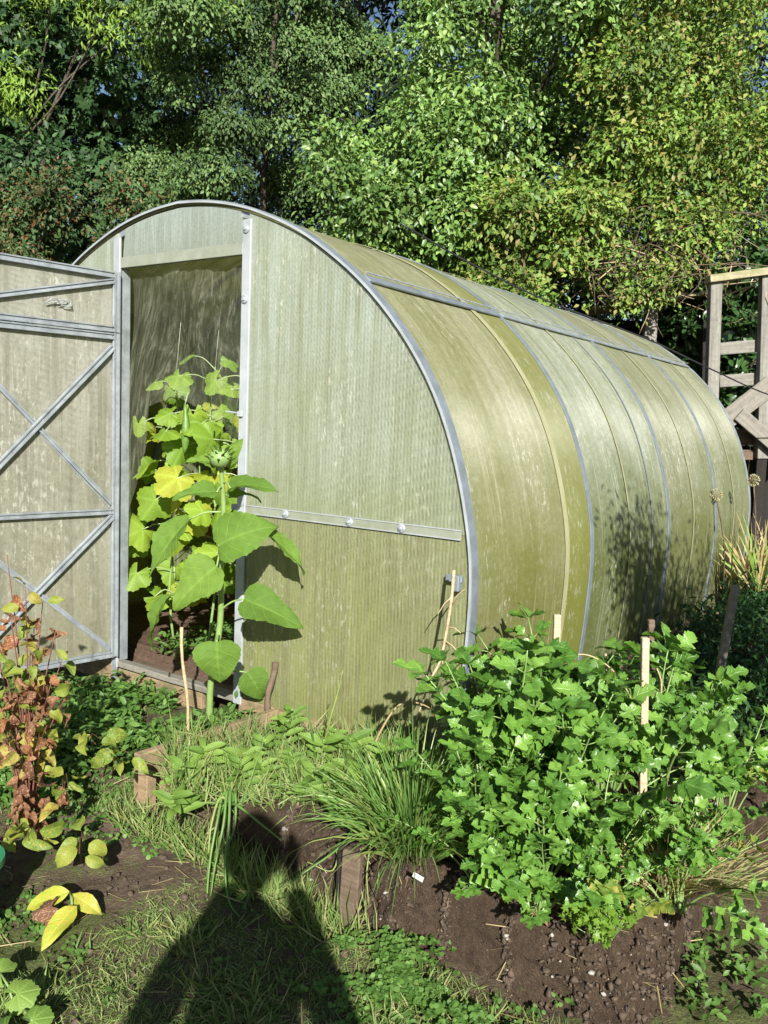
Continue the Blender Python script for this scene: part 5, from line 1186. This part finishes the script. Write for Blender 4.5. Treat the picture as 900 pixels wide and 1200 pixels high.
# ------------------------------------------------------------------ the person who takes the picture (only the shadow is seen)
pr = empty('person', (-.01, -.42, .02)); tag(pr, 'person in dark clothes holding up a phone, seen only as a shadow on the grass', 'person')
def skin(name, verts, edges, rad, mat, parent, root=0, sub=1):
    me = bpy.data.meshes.new(name); bm = bmesh.new(); lay = bm.verts.layers.skin.verify()
    vs = [bm.verts.new(v) for v in verts]
    for v, r_ in zip(vs, rad): v[lay].radius = (r_, r_) if np.isscalar(r_) else r_
    vs[root][lay].use_root = True
    for a, b_ in edges: bm.edges.new((vs[a], vs[b_]))
    bm.to_mesh(me); bm.free(); me.materials.append(mat); o = link(name, me, parent)
    o.modifiers.new('skin', 'SKIN').use_smooth_shade = True
    s_ = o.modifiers.new('sub', 'SUBSURF'); s_.levels = sub; s_.render_levels = sub; return o
V_ = [(0, 0, .95), (0, 0, 1.12), (0, .01, 1.26), (0, .02, 1.38), (0, .03, 1.50),                           # pelvis..neck
      (.17, .01, 1.35), (.25, .12, 1.10), (.09, .34, 1.38), (-.17, .01, 1.35), (-.27, .12, 1.10), (-.09, .34, 1.38),   # arms
      (.10, 0, .88), (.13, .02, .48), (.14, -.01, .09), (.15, .13, .04), (-.10, 0, .88), (-.13, .02, .48), (-.14, -.01, .09), (-.15, .13, .04)]
E_ = [(0, 1), (1, 2), (2, 3), (3, 4), (3, 5), (5, 6), (6, 7), (3, 8), (8, 9), (9, 10), (0, 11), (11, 12), (12, 13), (13, 14), (0, 15), (15, 16), (16, 17), (17, 18)]
Rr = [(.17, .12), (.16, .11), (.17, .11), (.12, .08), (.055, .055), .07, .06, .042, .07, .06, .042, .09, .062, .042, .035, .09, .062, .042, .035]
skin('body', V_, E_, Rr, M['cloth_dark'], pr, 0, 2)
bm = bmesh.new(); bmesh.ops.create_uvsphere(bm, u_segments=24, v_segments=18, radius=1)
for v in bm.verts:
    x, y, z = v.co; jaw = 1-.28*max(0, -z); nose = .02*math.exp(-((x/.18)**2+((z+.08)/.22)**2))*(1 if y > 0 else 0)
    v.co = (x*.078*jaw, y*.098*(jaw*.5+.5)+nose*1.2-.012*math.exp(-(((abs(x)-.38)/.18)**2+((z-.08)/.12)**2))*(1 if y > 0 else 0), z*.118)
me = bpy.data.meshes.new('head'); bm.to_mesh(me); bm.free(); me.materials.append(M['skin']); me.polygons.foreach_set('use_smooth', np.ones(len(me.polygons), bool)); hd_ = link('head', me, pr); hd_.location = (0, .05, 1.62); hd_.scale = (1.12, 1.1, 1.06)
bm = bmesh.new(); bmesh.ops.create_uvsphere(bm, u_segments=20, v_segments=14, radius=1)
bmesh.ops.delete(bm, geom=[v for v in bm.verts if v.co.z < -.35 or (v.co.y > .55 and v.co.z < .45)], context='VERTS')
for v in bm.verts: v.co = (v.co.x*.088, v.co.y*.108-.006, v.co.z*.128+.006)
me = bpy.data.meshes.new('hair'); bm.to_mesh(me); bm.free(); me.materials.append(M['hair']); link('hair', me, hd_)
for s_ in (1, -1):
    b = MB(); b.tube([(s_*.075, -.005, -.02), (s_*.084, -.005, 0), (s_*.084, -.008, .03), (s_*.076, -.008, .045)], [.008, .014, .016, .008], 8); b.build('ear', M['skin'], hd_, True)
    b = MB(); b.tube([(s_*.030, .078, .012), (s_*.030, .088, .012), (s_*.030, .092, .012)], [.012, .010, .004], 8); b.build('eye', M['white_plastic'], hd_, True)
    hv = [(s_*.09, .34, 1.38), (s_*.085, .385, 1.455), (s_*.08, .39, 1.49)]; he = [(0, 1), (1, 2)]; hr = [.026, .030, .026]
    for k, (dz, L_) in enumerate(((-.012, .07), (.008, .08), (.026, .075), (.042, .06))):
        i0 = len(hv); hv += [(s_*.078, .388, 1.478+dz), (s_*(.086), .382, 1.48+dz+.004), (s_*.078, .376, 1.482+dz), (s_*.062, .372, 1.482+dz)]; he += [(2, i0), (i0, i0+1), (i0+1, i0+2), (i0+2, i0+3)]; hr += [.010, .009, .0085, .008]
    i0 = len(hv); hv += [(s_*.06, .362, 1.462), (s_*.045, .366, 1.475)]; he += [(1, i0), (i0, i0+1)]; hr += [.011, .009]
    skin('hand', hv, he, hr, M['skin'], pr, 0, 1)
ph = MB().box((0, 0, 0), (.075, .009, .155), bev=.003).build('phone', M['black_rubber']); ph.location = (0, -.03, 1.49); ph.rotation_euler = (PITCH, 0, 0)
tag(ph, 'black phone held up by the person at the camera position', 'phone')
